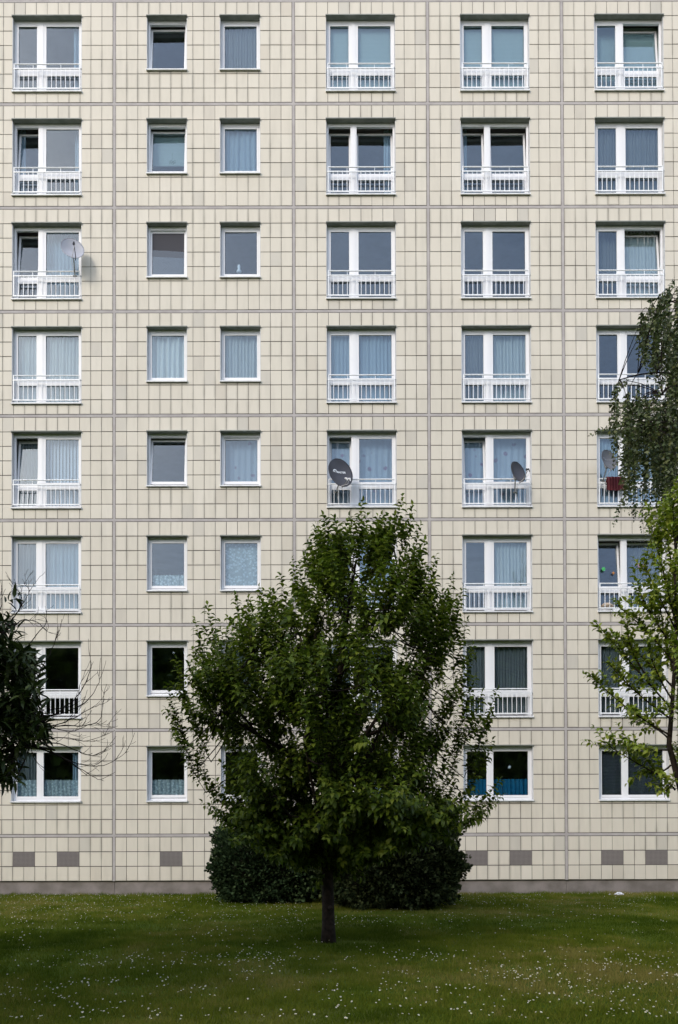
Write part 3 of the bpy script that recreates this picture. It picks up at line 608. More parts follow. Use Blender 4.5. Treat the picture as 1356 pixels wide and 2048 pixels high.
# ------------------------------------------------------------------ satellite dishes
def make_dish(px, py, y, rx, rz, yaw, elev, m, label, lnb_mat, arm_mat, text=None, tm=None, tsize=.085, foot=None, arm=.34, roll=0, double=False, lz=.45):
    c = at(px, py, y); D = empty("satellite_dish", c); tag(D, label, "satellite dish", "satellite dishes on the railings")
    Rm = (Matrix.Rotation(yaw, 4, 'Z') @ Matrix.Rotation(-elev, 4, 'X') @ Matrix.Rotation(roll, 4, 'Y')).to_3x3()
    # local: -y faces out, x right, z up;  dish bowl opens towards -y
    def S(u, v_, off=0): return Vector((u*rx, -.09*(u*u+v_*v_)-off+.05, v_*rz))
    b = MB(); nr, na = 9, 40
    for side in (0, 1):
        for i in range(nr+1):
            for j in range(na):
                q = 6.28318*j/na; p = S(i/nr*math.cos(q), i/nr*math.sin(q), -.006*side); b.v.append(tuple(Rm @ p))
    o2 = (nr+1)*na
    for i in range(nr):
        for j in range(na):
            a0, a1, a2, a3 = i*na+j, i*na+(j+1) % na, (i+1)*na+(j+1) % na, (i+1)*na+j
            b.f.append((a0, a1, a2, a3)); b.f.append((o2+a3, o2+a2, o2+a1, o2+a0)); b.m += [0, 0]; b.at += [.5, .5]
    for j in range(na): b.f.append((nr*na+j, nr*na+(j+1) % na, o2+nr*na+(j+1) % na, o2+nr*na+j)); b.m.append(0); b.at.append(.5)
    b.tube([Rm @ S(math.cos(q)*1.0, math.sin(q)*1.0, .0) for q in np.linspace(0, 6.28318, 41)], .006, 5)
    b.build("reflector", m, D, smooth=True)
    # feed arm and low noise block
    tipp = Vector((0, -arm, -rz*lz)); a = MB(); st = S(0, -.97, -.01)
    a.tube([Rm @ (st+Vector((0, .05, -.01))), Rm @ (st+Vector((0, -.05, -.02))), Rm @ (tipp+Vector((0, .02, -.03)))], .011, 6); a.build("feed_arm", arm_mat, D)
    for dx in ((-.04, .05) if double else (0,)):
        l = MB(); l.tube([Rm @ (tipp+Vector((dx, -.04, -.01))), Rm @ (tipp+Vector((dx, .02, .015))), Rm @ (tipp+Vector((dx, .03, .02)))], [.018, .019, .026] if double else [.022, .024, .032], 10); l.tube([Rm @ (tipp+Vector((dx, -.04, -.01))), Rm @ (tipp+Vector((dx, -.045, -.08)))], .014, 8)
        l.build("receiver", lnb_mat, D)
    # bracket behind and mast down to the railing
    k = MB(); k.box(-.045, .045, -.03, .03, -.07, .07); k.v = [tuple(Rm @ (Vector(q)+Vector((0, .09, -.08)))) for q in k.v]; k.build("bracket", M['steel'], D)
    ft = (foot if foot else Vector((c.x, -.02, c.z-.45)))-c; h = Rm @ Vector((0, .10, -.10))
    k = MB(); k.tube([h, h+Vector((0, .02, -.10)), Vector(((h.x+ft.x)/2, (h.y+ft.y)/2+.02, min(h.z-.16, ft.z+.1))), ft], .017, 8); k.tube([ft+Vector((-.05, 0, 0)), ft+Vector((.05, 0, 0))], .022, 6)
    k.build("mast", M['steel'], D)
    cb = MB(); t0 = Rm @ (tipp+Vector((0, -.04, -.08))); cb.tube([t0, t0+Vector((-.02, .02, -.08)), st*.3+h*.5+Vector((0, -.12, -.20)), ft+Vector((.03, -.05, -.10)), ft+Vector((.08, -.03, -.30))], .005, 5); cb.build("cable", M['cable'], D)
    if text:
        cd = bpy.data.curves.new("t", 'FONT'); cd.body = text; cd.size = tsize; cd.align_x = 'CENTER'; cd.offset = tsize*.022; to_ = bpy.data.objects.new("t", cd); COL.objects.link(to_)
        bpy.context.view_layer.update(); me = bpy.data.meshes.new_from_object(to_.evaluated_get(bpy.context.evaluated_depsgraph_get())); bpy.data.objects.remove(to_)
        vs = [(v.co.x*.95, v.co.y) for v in me.vertices]; fs = [tuple(p_.vertices) for p_ in me.polygons]
        # crescent above the word
        i0 = len(vs); nn = 16; w_ = tsize*.95; cxx = -tsize*1.55
        for q in range(nn+1):
            an = math.pi*(1.05-.95*q/nn); th = .28*tsize*math.sin(math.pi*q/nn)+.004
            vs.append((cxx+w_*math.cos(an), tsize*.25+w_*math.sin(an))); vs.append((cxx+(w_-th)*math.cos(an), tsize*.25+(w_-th)*math.sin(an)))
        for q in range(nn): fs.append((i0+2*q, i0+2*q+2, i0+2*q+3, i0+2*q+1))
        V_ = []
        for (x, z) in vs: u, v_ = x/rx, (z+rz*.10)/rz; V_.append(tuple(Rm @ (S(u, v_, .004))))
        me2 = bpy.data.meshes.new("lettering"); me2.from_pydata(V_, [], fs); me2.materials.append(tm); o = bpy.data.objects.new("lettering", me2); COL.objects.link(o); o.parent = D
    return D
make_dish(680, 947, -.42, .345, .405, R(26), R(12), M['dish_dark'], "large graphite dish with white lettering on the second wide window's railing, fifth row", M['white_plastic'], M['steel'], "SKYMASTER", M['mark'], .072, at(672, 985, -.03), roll=R(-3), double=True, lz=.92)
make_dish(1034, 945, -.45, .25, .285, R(34), R(12), M['dish_dark'], "plain dark grey dish on the third wide window's railing, fifth row", M['dark_plastic'], M['steel'], None, None, .08, at(1030, 985, -.03), roll=R(-8))
make_dish(1216, 921, -.50, .245, .28, R(26), R(12), M['dish_mid'], "mid grey dish with faded lettering above the red cloth, rightmost window, fifth row", M['dark_plastic'], M['steel'], "SKYMASTER", M['mark_dim'], .062, at(1206, 962, -.03), roll=R(-6))
make_dish(145, 499, -.36, .29, .325, R(18), R(16), M['dish_light'], "pale grey dish with black feed arm on the leftmost window's railing, third row", M['dark_plastic'], M['dark_plastic'], None, None, .08, at(150, 552, -.03), arm=.30, roll=R(-14))
# red striped cloth over the railing
rc = MB(); x0_, x1_ = at(1213, 960, -.05).x, at(1251, 960, -.05).x; zt_ = at(1213, 953, -.03).z; zb_ = at(1213, 980, -.05).z; nn = 26
P_ = []
for j, (yy, zz) in enumerate([(.03, zt_-.20), (.02, zt_-.05), (-.012, zt_+.004), (-.045, zt_-.04), (-.055, (zt_+zb_)/2), (-.05, zb_)]):
    P_.append([(x0_+(x1_-x0_)*i/nn, yy-.010*math.sin(i*1.5)*(1 if j > 2 else .3), zz-(.03*i/nn if j > 3 else 0)+.004*math.sin(i*.9)) for i in range(nn+1)])
for j in range(5):
    for i in range(nn): rc.quad(P_[j][i], P_[j][i+1], P_[j+1][i+1], P_[j+1][i], (i//2) % 2)
tag(rc.build("red_cloth", [M['red'], mat("faded_red_stripe", (.14, .035, .04), .9, .1)]), "dark red striped cloth hung over the railing under the mid grey dish", "cloth")
# small satellite bits of litter
def crumple(name, c, s, label):
    rs = random.Random(int(c.x*100)); b = MB(); n1, n2 = 7, 10
    for i in range(n1+1):
        for j in range(n2):
            th = math.pi*i/n1; ph = 6.283*j/n2; rr_ = s*(1+rs.uniform(-.35, .3)); b.v.append((c.x+rr_*1.3*math.sin(th)*math.cos(ph), c.y+rr_*math.sin(th)*math.sin(ph), max(.005, c.z+s*.5+rr_*.7*math.cos(th))))
    for i in range(n1):
        for j in range(n2): b.f.append((i*n2+j, i*n2+(j+1) % n2, (i+1)*n2+(j+1) % n2, (i+1)*n2+j)); b.m.append(0); b.at.append(.5)
    tag(b.build(name, M['paper']), label, "litter")
crumple("crumpled_paper", at(1238, 1792, -.55)*1.0, .085, "crumpled white paper lying in the grass by the plinth at right")
crumple("paper_scrap", at(1221, 1791, -.55), .035, "small white scrap left of the crumpled paper in the grass")
crumple("paper_scrap", at(1228, 1791.5, -.50), .026, "tiny scrap right beside the crumpled paper in the grass")

def strip_of_stones():
    rs = random.Random(9); b = MB()
    for k in range(520):
        x = rs.uniform(2.6, 9.4) if k % 3 else rs.uniform(-9.6, -3.4); y = rs.uniform(-.10, .04); s_ = rs.uniform(.006, .02); z = s_*.4
        pts = [Vector((rs.uniform(-1, 1), rs.uniform(-1, 1), rs.uniform(-.6, .8))).normalized()*s_*rs.uniform(.7, 1.2) for _ in range(6)]
        dirs = [(1, 0, 0), (-1, 0, 0), (0, 1, 0), (0, -1, 0), (0, 0, 1), (0, 0, -1)]; i = len(b.v)
        for d in dirs: q = s_*rs.uniform(.6, 1.2); b.v.append((x+d[0]*q, y+d[1]*q, z+d[2]*q*.7))
        for f in ((0,2,4),(2,1,4),(1,3,4),(3,0,4),(2,0,5),(1,2,5),(3,1,5),(0,3,5)): b.f.append(tuple(i+q for q in f)); b.m.append(0); b.at.append(rs.random())
    tag(b.build("gravel", mat("pale_gravel", (.3, .26, .22), .9, .1, attr=[(.16, .13, .11), (.35, .30, .27), (.5, .42, .36)]), attr=True), "loose pale gravel along the foot of the plinth", "gravel", kind='stuff')
strip_of_stones()
# ------------------------------------------------------------------ trees
def bez(a, b, c, n=6): return [a*(1-t)**2+b*2*t*(1-t)+c*t*t for t in [i/n for i in range(n+1)]]
class Foliage:
    def __init__(s): s.P = []; s.X = []; s.N = []; s.S = []
    def leaf(s, p, d, n, size): s.P.append(tuple(p)); s.X.append(tuple(d)); s.N.append(tuple(n)); s.S.append(size)
def rv(): return Vector((random.gauss(0, 1), random.gauss(0, 1), random.gauss(0, 1)))
def shoot(br, fo, a, tip, bend, r0, size, spacing, out=.9, upw=.35, start=.15, n=5, jit=.35):
    """a leafy shoot from a to tip; leaves stand off alternately and arch over"""
    mid = (a+tip)/2+bend; pts = bez(a, mid, tip, n); br.tube(pts, [r0*(1-.8*k/n) for k in range(n+1)], 4, cap=False)
    L_ = (tip-a).length; cnt = int(L_/spacing); ang = random.uniform(0, 6.28)
    for k in range(cnt):
        t = start+(1-start)*(k+random.random()*.6)/cnt
        if t > 1: continue
        p = a*(1-t)**2+mid*2*t*(1-t)+tip*t*t; ax = ((tip-mid)*t+(mid-a)*(1-t)).normalized(); u = ax.orthogonal().normalized(); w_ = ax.cross(u); ang += 2.4+random.uniform(-.4, .4)
        side = u*math.cos(ang)+w_*math.sin(ang); d = side*out+ax*upw+rv()*jit*.4; d.normalize()
        nrm = (Vector((0, 0, 1))+ax*.4+rv()*jit); s = size*random.uniform(.7, 1.15)*(1-.25*max(0, t-.8)/.2)
        fo.leaf(p, d, nrm, s)
    fo.leaf(tip, (tip-mid).normalized()+rv()*.2, Vector((0, 0, 1))+rv()*.4, size*.7)

def interp(tab, z):
    if z <= tab[0][0]: return tab[0][1]
    for k in range(len(tab)-1):
        if z <= tab[k+1][0]:
            t = (z-tab[k][0])/(tab[k+1][0]-tab[k][0]); return tab[k][1]*(1-t)+tab[k+1][1]*t
    return tab[-1][1]
# --- the tree in the middle of the lawn
TX, TY = at(657, 1885, -9.77).x, -9.77
def centre_tree():
    T = empty("lawn_tree", (TX, TY, 0)); tag(T, "dense dark green young tree on the lawn in front of the bushes, centre", "tree", )
    lft = [(1.1, .4), (1.35, 1.1), (1.7, 1.6), (2.1, 1.8), (2.5, 1.55), (2.85, 1.85), (3.2, 2.1), (3.6, 2.25), (3.95, 2.15), (4.3, 1.7), (4.7, 1.4), (5.0, .98), (5.25, .7), (5.5, .5), (5.8, .35), (6.1, .2), (6.5, -.35), (6.65, -.6)]
    rgt = [(1.1, .4), (1.35, 1.4), (1.7, 1.95), (2.1, 2.25), (2.5, 2.2), (2.85, 2.1), (3.2, 2.05), (3.6, 1.95), (3.95, 1.85), (4.3, 1.85), (4.7, 1.9), (5.05, 1.85), (5.25, 1.8), (5.5, 1.4), (5.8, 1.2), (6.1, 1.05), (6.5, 1.0), (6.65, .95)]
    br = MB(); fo = Foliage(); tr = MB()
    tp = [Vector((0, 0, -.1)), Vector((-.0, 0, .25)), Vector((-.01, 0, .9)), Vector((-.03, .02, 1.5)), Vector((.03, 0, 2.4)), Vector((.12, .02, 3.5)), Vector((.25, 0, 4.6)), Vector((.42, 0, 5.6))]
    tr.tube(tp, [.125, .096, .084, .076, .064, .045, .028, .012], 14); 
    kn = Vector((.03, -.1, .52)); tr.tube([kn, kn+Vector((.0, -.03, 0))], [.035, .025], 8)
    limbs = []
    for k in range(26):
        z0 = random.uniform(1.15, 3.4) if k < 20 else random.uniform(3.3, 4.8); zb = z0
        a = Vector((interp([(0, 0), (2.4, .03), (3.5, .12), (5.6, .42)], z0), 0, z0)); th = k*2.399+random.uniform(-.3, .3)
        ze = z0+random.uniform(.5, 1.5)+(.5 if k > 12 else 0); ze = min(ze, 5.9)
        Rl, Rr = interp(lft, ze), interp(rgt, ze); cx, rr = (Rr-Rl)/2, (Rr+Rl)/2
        e = Vector((cx+rr*.72*math.cos(th), rr*.66*math.sin(th), ze)); mid = (a+e)/2+Vector((0, 0, -.15*(e-a).length+.1)); pts = bez(a, mid, e, 8)
        br.tube(pts, [.045*(1-.8*i/8)*(1 if k < 20 else .6) for i in range(9)], 6); limbs += pts[2:]
    limbs += [p.copy() for p in tp[4:]]
    n = 0
    clusters = []
    while len(clusters) < 300:
        z = 1.25+5.1*random.random()**1.2; Rl, Rr = interp(lft, z), interp(rgt, z); cx, rr = (Rr-Rl)/2, (Rr+Rl)/2
        if random.random() > (rr/2.3)**1.1+.12: continue
        th = random.uniform(0, 6.283); q = random.random()**.42
        clusters.append((Vector((cx+rr*q*math.cos(th), min(rr, 2.0)*q*math.sin(th), z)), th, q))
    # leading shoots that make the uneven top and sides
    for (px, py) in ((805, 992), (825, 1010), (790, 1030), (725, 1003), (735, 1030), (765, 1030), (620, 1078), (585, 1120), (680, 1070), (850, 1080), (872, 1112), (520, 1175), (470, 1190), (415, 1210), (390, 1238), (440, 1245), (560, 1150), (925, 1175), (905, 1150), (935, 1240), (945, 1290), (352, 1318), (335, 1370), (345, 1420), (355, 1470), (995, 1378), (965, 1385), (1005, 1590), (985, 1480), (1000, 1560), (405, 1605), (440, 1650), (375, 1400), (430, 1590), (960, 1640), (650, 1085), (840, 1050), (780, 1050), (540, 1180), (600, 1130), (890, 1190), (760, 1060), (385, 1300), (405, 1340), (395, 1515), (975, 1440), (950, 1350), (500, 1200), (485, 1225), (455, 1260), (425, 1265), (545, 1200), (900, 1230), (918, 1205), (870, 1150), (640, 1110), (700, 1060), (400, 1275), (370, 1370), (940, 1400), (930, 1320)):
        y = TY+random.uniform(-.5, .5); p = at(px, py, y)-Vector((TX, TY, 0)); clusters.append((p, math.atan2(p.y, p.x), 2))
    for (c, th, q) in clusters:
        cand = [p for p in limbs if p.z < c.z-.15] or limbs; base = min(cand, key=lambda p: (p-c).length+max(0, .3-(c.z-p.z))*2)
        outd = Vector((c.x-.15, c.y, 0)); outd = outd.normalized() if outd.length > .01 else Vector((1, 0, 0))
        upf = min(1.6, max(.35, (c.z-1.6)/1.6)); hang = c.z < 2.0
        dirn = (outd*(.45 if not hang else .8)+Vector((0, 0, upf if not hang else .1))).normalized()
        st = c-dirn*.55 if q < 2 else c-dirn*.95
        rim = (q > .8 and c.z > 2.3) or c.z > 5.1
        br.tube(bez(base, (base+st)/2+Vector((0, 0, -.08)), st, 4), [.014, .012, .010, .008, .007], 4, cap=False)
        ns = (random.randint(3, 5) if rim else random.randint(7, 9)) if q < 2 else 4
        for s_ in range(ns):
            if q < 2: d = (dirn+rv()*(.24 if rim else .36)); d.normalize(); Ls = random.uniform(.5, .82) if rim else random.uniform(.38, .7); aa = st+rv()*.06; tip = aa+d*Ls
            else:
                if s_ == 0: aa, tip = st, c
                else: aa = st+(c-st)*random.uniform(0, .35); tip = aa+(dirn+rv()*.3).normalized()*random.uniform(.3, .5)
            if q < 2:
                Rl, Rr = interp(lft, tip.z), interp(rgt, tip.z)
                if tip.z > 6.45 or not (-Rl < tip.x < Rr): tip = aa+(tip-aa)*.45
            shoot(br, fo, aa, tip, rv()*.03+outd*.05, .0055, .114, .025, out=.95, upw=.38, jit=.22)
    tr.build("trunk", M['bark'], T, smooth=True); br.build("branches", M['bark'], T, smooth=True)
    scatter("crown", LEAF[0], LEAF[1], fo.P, fo.X, fo.N, fo.S, M['leaf_mid'], T); print("centre leaves", len(fo.P))
centre_tree()

# --- clipped conifer bushes behind it
def bush(name, cx, cy, hx, hy, h, n, m, label, seed, lean=0):
    T = empty(name, (cx, cy, 0)); tag(T, label, "bush", "evergreen bushes in front of the plinth")
    rs = np.random.default_rng(seed); lob = [(rs.uniform(-1, 1), rs.uniform(-1, 1), rs.uniform(.1, 1), rs.uniform(.10, .2)) for _ in range(26)]
    P = []; N = []
    a = rs.normal(size=(n, 3)); a /= np.linalg.norm(a, axis=1, keepdims=True); a[:, 2] = a[:, 2]
    # superellipsoid surface, pushed in and out in lumps
    e = 4.2; k = (np.abs(a[:, 0])**e+np.abs(a[:, 1])**e+np.abs(a[:, 2])**e)**(-1/e)
    s = a*k[:, None]
    lump = .09*np.sin(s[:, 0]*9+seed)*np.sin(s[:, 2]*7+2)+.07*np.sin(s[:, 0]*17+s[:, 1]*11+s[:, 2]*15)+.03*np.sin(s[:, 0]*31+s[:, 2]*27+seed)
    depth = rs.random(n)**1.5*.34
    sc_ = 1+lump-depth+rs.normal(size=n)*.012
    P = s*sc_[:, None]*np.array([hx, hy, h/2])+np.array([0, 0, h/2]); P[:, 2] = np.maximum(P[:, 2], .02)
    X = s+rs.normal(size=(n, 3))*.45+np.array([0, 0, .25]); Nn = rs.normal(size=(n, 3))+s*.4
    scatter("foliage", FAN[0], FAN[1], P, X, Nn, rs.uniform(.04, .10, n), m, T)
    core = MB(); n1, n2 = 10, 24  # solid core: the shade among the sprays is put into its dark colour
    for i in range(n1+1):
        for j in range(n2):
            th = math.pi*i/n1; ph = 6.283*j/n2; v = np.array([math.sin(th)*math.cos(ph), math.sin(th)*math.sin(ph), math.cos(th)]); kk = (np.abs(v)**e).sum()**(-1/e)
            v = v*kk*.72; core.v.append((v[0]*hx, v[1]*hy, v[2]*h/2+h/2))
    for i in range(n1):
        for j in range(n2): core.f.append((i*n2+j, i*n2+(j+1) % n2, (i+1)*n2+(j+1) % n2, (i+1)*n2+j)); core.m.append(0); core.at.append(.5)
    core.build("dark_core", M['core_shade'], T, smooth=True)
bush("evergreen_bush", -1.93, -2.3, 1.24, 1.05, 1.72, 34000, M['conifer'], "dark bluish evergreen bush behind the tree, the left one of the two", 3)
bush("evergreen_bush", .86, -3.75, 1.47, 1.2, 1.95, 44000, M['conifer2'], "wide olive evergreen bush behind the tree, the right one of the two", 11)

# --- young tree at the right edge
def right_tree():
    bp = at(1420, 1990, -14.1); T = empty("young_tree", (bp.x, -14.1, 0)); tag(T, "light green young tree with loose glossy leaves at the right edge", "tree")
    o = Vector((bp.x, -14.1, 0)); br = MB(); fo = Foliage(); tr = MB(); Q = lambda px, py, dy=0: at(px, py, -14.1+dy)-o
    tp = [Vector((0, 0, -.1)), Vector((0, 0, .5)), Q(1392, 1700), Q(1360, 1572), Q(1338, 1490), Q(1345, 1400), Q(1352, 1280), Q(1350, 1150), Q(1352, 1040)]
    tr.tube(tp, [.06, .048, .040, .032, .025, .019, .014, .009, .005], 10); tr.build("trunk", M['bark'], T, smooth=True)
    SH = [((1343, 1560), (1300, 1545), (1205, 1484), 0), ((1338, 1500), (1290, 1500), (1250, 1500), -.2), ((1340, 1470), (1260, 1430), (1180, 1350), -.1), ((1345, 1440), (1270, 1390), (1220, 1330), .2),
          ((1345, 1420), (1265, 1330), (1192, 1246), 0), ((1300, 1360), (1250, 1300), (1255, 1238), -.1), ((1350, 1380), (1290, 1310), (1245, 1290), .3), ((1350, 1330), (1300, 1260), (1232, 1210), .1), ((1350, 1300), (1300, 1230), (1275, 1175), -.2),
          ((1352, 1260), (1310, 1180), (1285, 1120), .1), ((1352, 1220), (1320, 1130), (1300, 1040), 0), ((1353, 1180), (1335, 1080), (1318, 1010), .2), ((1352, 1120), (1345, 1040), (1345, 985), 0), ((1350, 1100), (1365, 1040), (1362, 990), .1),
          ((1340, 1480), (1300, 1440), (1265, 1445), .3), ((1342, 1530), (1320, 1555), (1280, 1540), .1), ((1350, 1580), (1340, 1560), (1330, 1590), -.1), ((1345, 1400), (1310, 1350), (1295, 1290), -.3), ((1350, 1350), (1330, 1290), (1320, 1210), .1), ((1352, 1250), (1340, 1200), (1320, 1120), -.2)]
    extra = []
    for k in range(120):
        y_ = random.uniform(1000, 1560); dx = random.uniform(0, 340)
        if dx > 150: a = (1356+random.uniform(-10, 40), y_+60)
        extra.append(((1352+dx*.3, y_+70), (1356+dx*.8, y_+30), (1330+dx, y_-20), random.uniform(-.9, .9)))
    for (a, m_, t_, dy) in SH+extra:
        A, Mm, Tp = Q(*a, dy*.3), Q(*m_, dy*.7), Q(*t_, dy); main = bez(A, Mm, Tp, 7); br.tube(main, [.0085*(1-.75*i/7)+.0015 for i in range(8)], 5, cap=False)
        bend = Mm-(A+Tp)/2
        shoot(br, fo, A, Tp, bend, .004, .068, .024, out=.7, upw=.65, start=.2, jit=.5)
        for k in range(int(5+(Tp-A).length*8)):
            q = main[random.randint(2, 6)]; d = ((Tp-A).normalized()*.6+Vector((0, 0, .35))+rv()*.42).normalized(); Ls = random.uniform(.12, .32)
            shoot(br, fo, q, q+d*Ls, rv()*.02, .003, .064, .019, out=.7, upw=.65, start=.1, jit=.5)
    br.build("branches", M['bark'], T, smooth=True); scatter("crown", LEAF[0], LEAF[1], fo.P, fo.X, fo.N, fo.S, M['leaf_light'], T); print("right leaves", len(fo.P))
right_tree()

# --- weeping birch reaching in from the right
def birch():
    bx, by = 7.6, -9.2; T = empty("birch_tree", (bx, by, 0)); tag(T, "weeping birch with small leaves on hanging twigs at the upper right edge", "tree")
    o = Vector((bx, by, 0)); tr = MB(); br = MB(); fo = Foliage(); Q = lambda px, py, y=-9.8: at(px, py, y)-o
    tr.tube([Vector((0, 0, -.1)), Vector((.02, 0, 2)), Vector((-.05, 0, 5)), Vector((.05, 0, 8)), Vector((0, 0, 11)), Vector((.1, 0, 13.2))], [.2, .16, .13, .09, .05, .01], 12)
    tr.build("trunk", M['birch_bark'], T, smooth=True)
    anchors = []
    def limb(z0, mid, tip, r=.03): 
        a = Vector((0, 0, z0)); pts = bez(a, mid, tip, 10); br.tube(pts, [r*(1-.85*i/10)+.003 for i in range(11)], 6, cap=False); return pts
    # twigs whose heads show in the photograph: (px, py of head, hang to py)
    def hang(h, drop, sway, dens=1.):
        tip = h+Vector((sway[0], sway[1], -drop)); mid = (h+tip)/2+Vector((sway[0]*.5, sway[1]*.5, drop*.18))
        shoot(br, fo, h, tip, mid-(h+tip)/2, .0028, .052, .0175/dens, out=.75, upw=.25, start=.0, n=5, jit=.7)
    L1 = limb(8.4, Q(1500, 500), Q(1300, 625)); L2 = limb(7.2, Q(1420, 690), Q(1238, 760)); L3 = limb(7.8, Q(1450, 620), Q(1330, 600, -9.2)); L4 = limb(6.6, Q(1420, 800), Q(1260, 820, -9.0)); L5 = limb(6.2, Q(1400, 830), Q(1290, 860, -10.3)); L6 = limb(6.8, Q(1450, 760), Q(1325, 790, -10.6))
    regions = [ # px range, head y range, lowest y, count
        (1275, 1300, 620, 680, 735, 14), (1300, 1330, 590, 680, 760, 26), (1330, 1370, 565, 700, 770, 44), (1280, 1330, 690, 700, 740, 4),
        (1232, 1256, 755, 850, 940, 14), (1250, 1285, 770, 880, 1000, 30), (1252, 1272, 860, 930, 1035, 20), (1270, 1310, 790, 900, 1030, 44), (1305, 1356, 760, 900, 1060, 64), (1290, 1356, 870, 960, 1075, 44), (1340, 1400, 700, 950, 1060, 50)]
    for (xa, xb, ya, yb, yl, cnt) in regions:
        for k in range(int(cnt*.72)):
            px, py = random.uniform(xa, xb), random.uniform(ya, yb); y = random.uniform(-10.9, -8.6); h = Q(px, py, y); low = Q(px, min(yl, py+random.uniform(60, 150)), y)
            hang(h, h.z-low.z, (random.uniform(-.10, .05), random.uniform(-.08, .08)))
            nb = min(L1+L2+L3+L4+L5+L6, key=lambda p: (p-h).length+(2 if p.x < h.x-.4 else 0)+max(0, p.z-h.z-.25)*3); br.tube(bez(nb, (nb+h)/2+Vector((0, 0, .12)), h, 4), [.007, .006, .005, .004, .003], 4, cap=False)
    for (a, b) in (((1262, 842), (1180, 872)), ((1310, 640), (1278, 715)), ((1255, 875), (1222, 905)), ((1245, 1000), (1228, 1050)), ((1320, 700), (1295, 760)), ((1330, 590), (1312, 640)), ((1350, 560), (1325, 600)), ((1258, 760), (1232, 790))):
        A, Bp = Q(*a), Q(*b); shoot(br, fo, A, Bp, Vector((0, 0, .06)), .003, .052, .016, out=.75, upw=.3, start=0, jit=.7)
    # the rest of the crown, outside the photograph (it is mirrored in the windows)
    for k in range(360):
        z = random.uniform(5.0, 13.2); rr = 3.1*math.sin(min(1, max(.05, (13.6-z)/8.8))*math.pi*.62)+.2; th = random.uniform(0, 6.283); q = random.random()**.5; h = Vector((rr*q*math.cos(th), rr*q*math.sin(th), z))
        w_ = h+o; px = PPX+(w_.x)/(w_.y+22)*FPX
        if px < 1400: continue
        hang(h, random.uniform(.6, 1.5), (random.uniform(-.1, .1), random.uniform(-.1, .1)), .5)
        if k % 6 == 0: limb(max(3, z-1.5), Vector((h.x*.5, h.y*.5, z)), h, .035)
    br.build("branches", M['twig'], T, smooth=True); scatter("crown", SMALL[0], SMALL[1], fo.P, fo.X, fo.N, [q*1.25 for q in fo.S], M['leaf_birch'], T); print("birch leaves", len(fo.P))
birch()

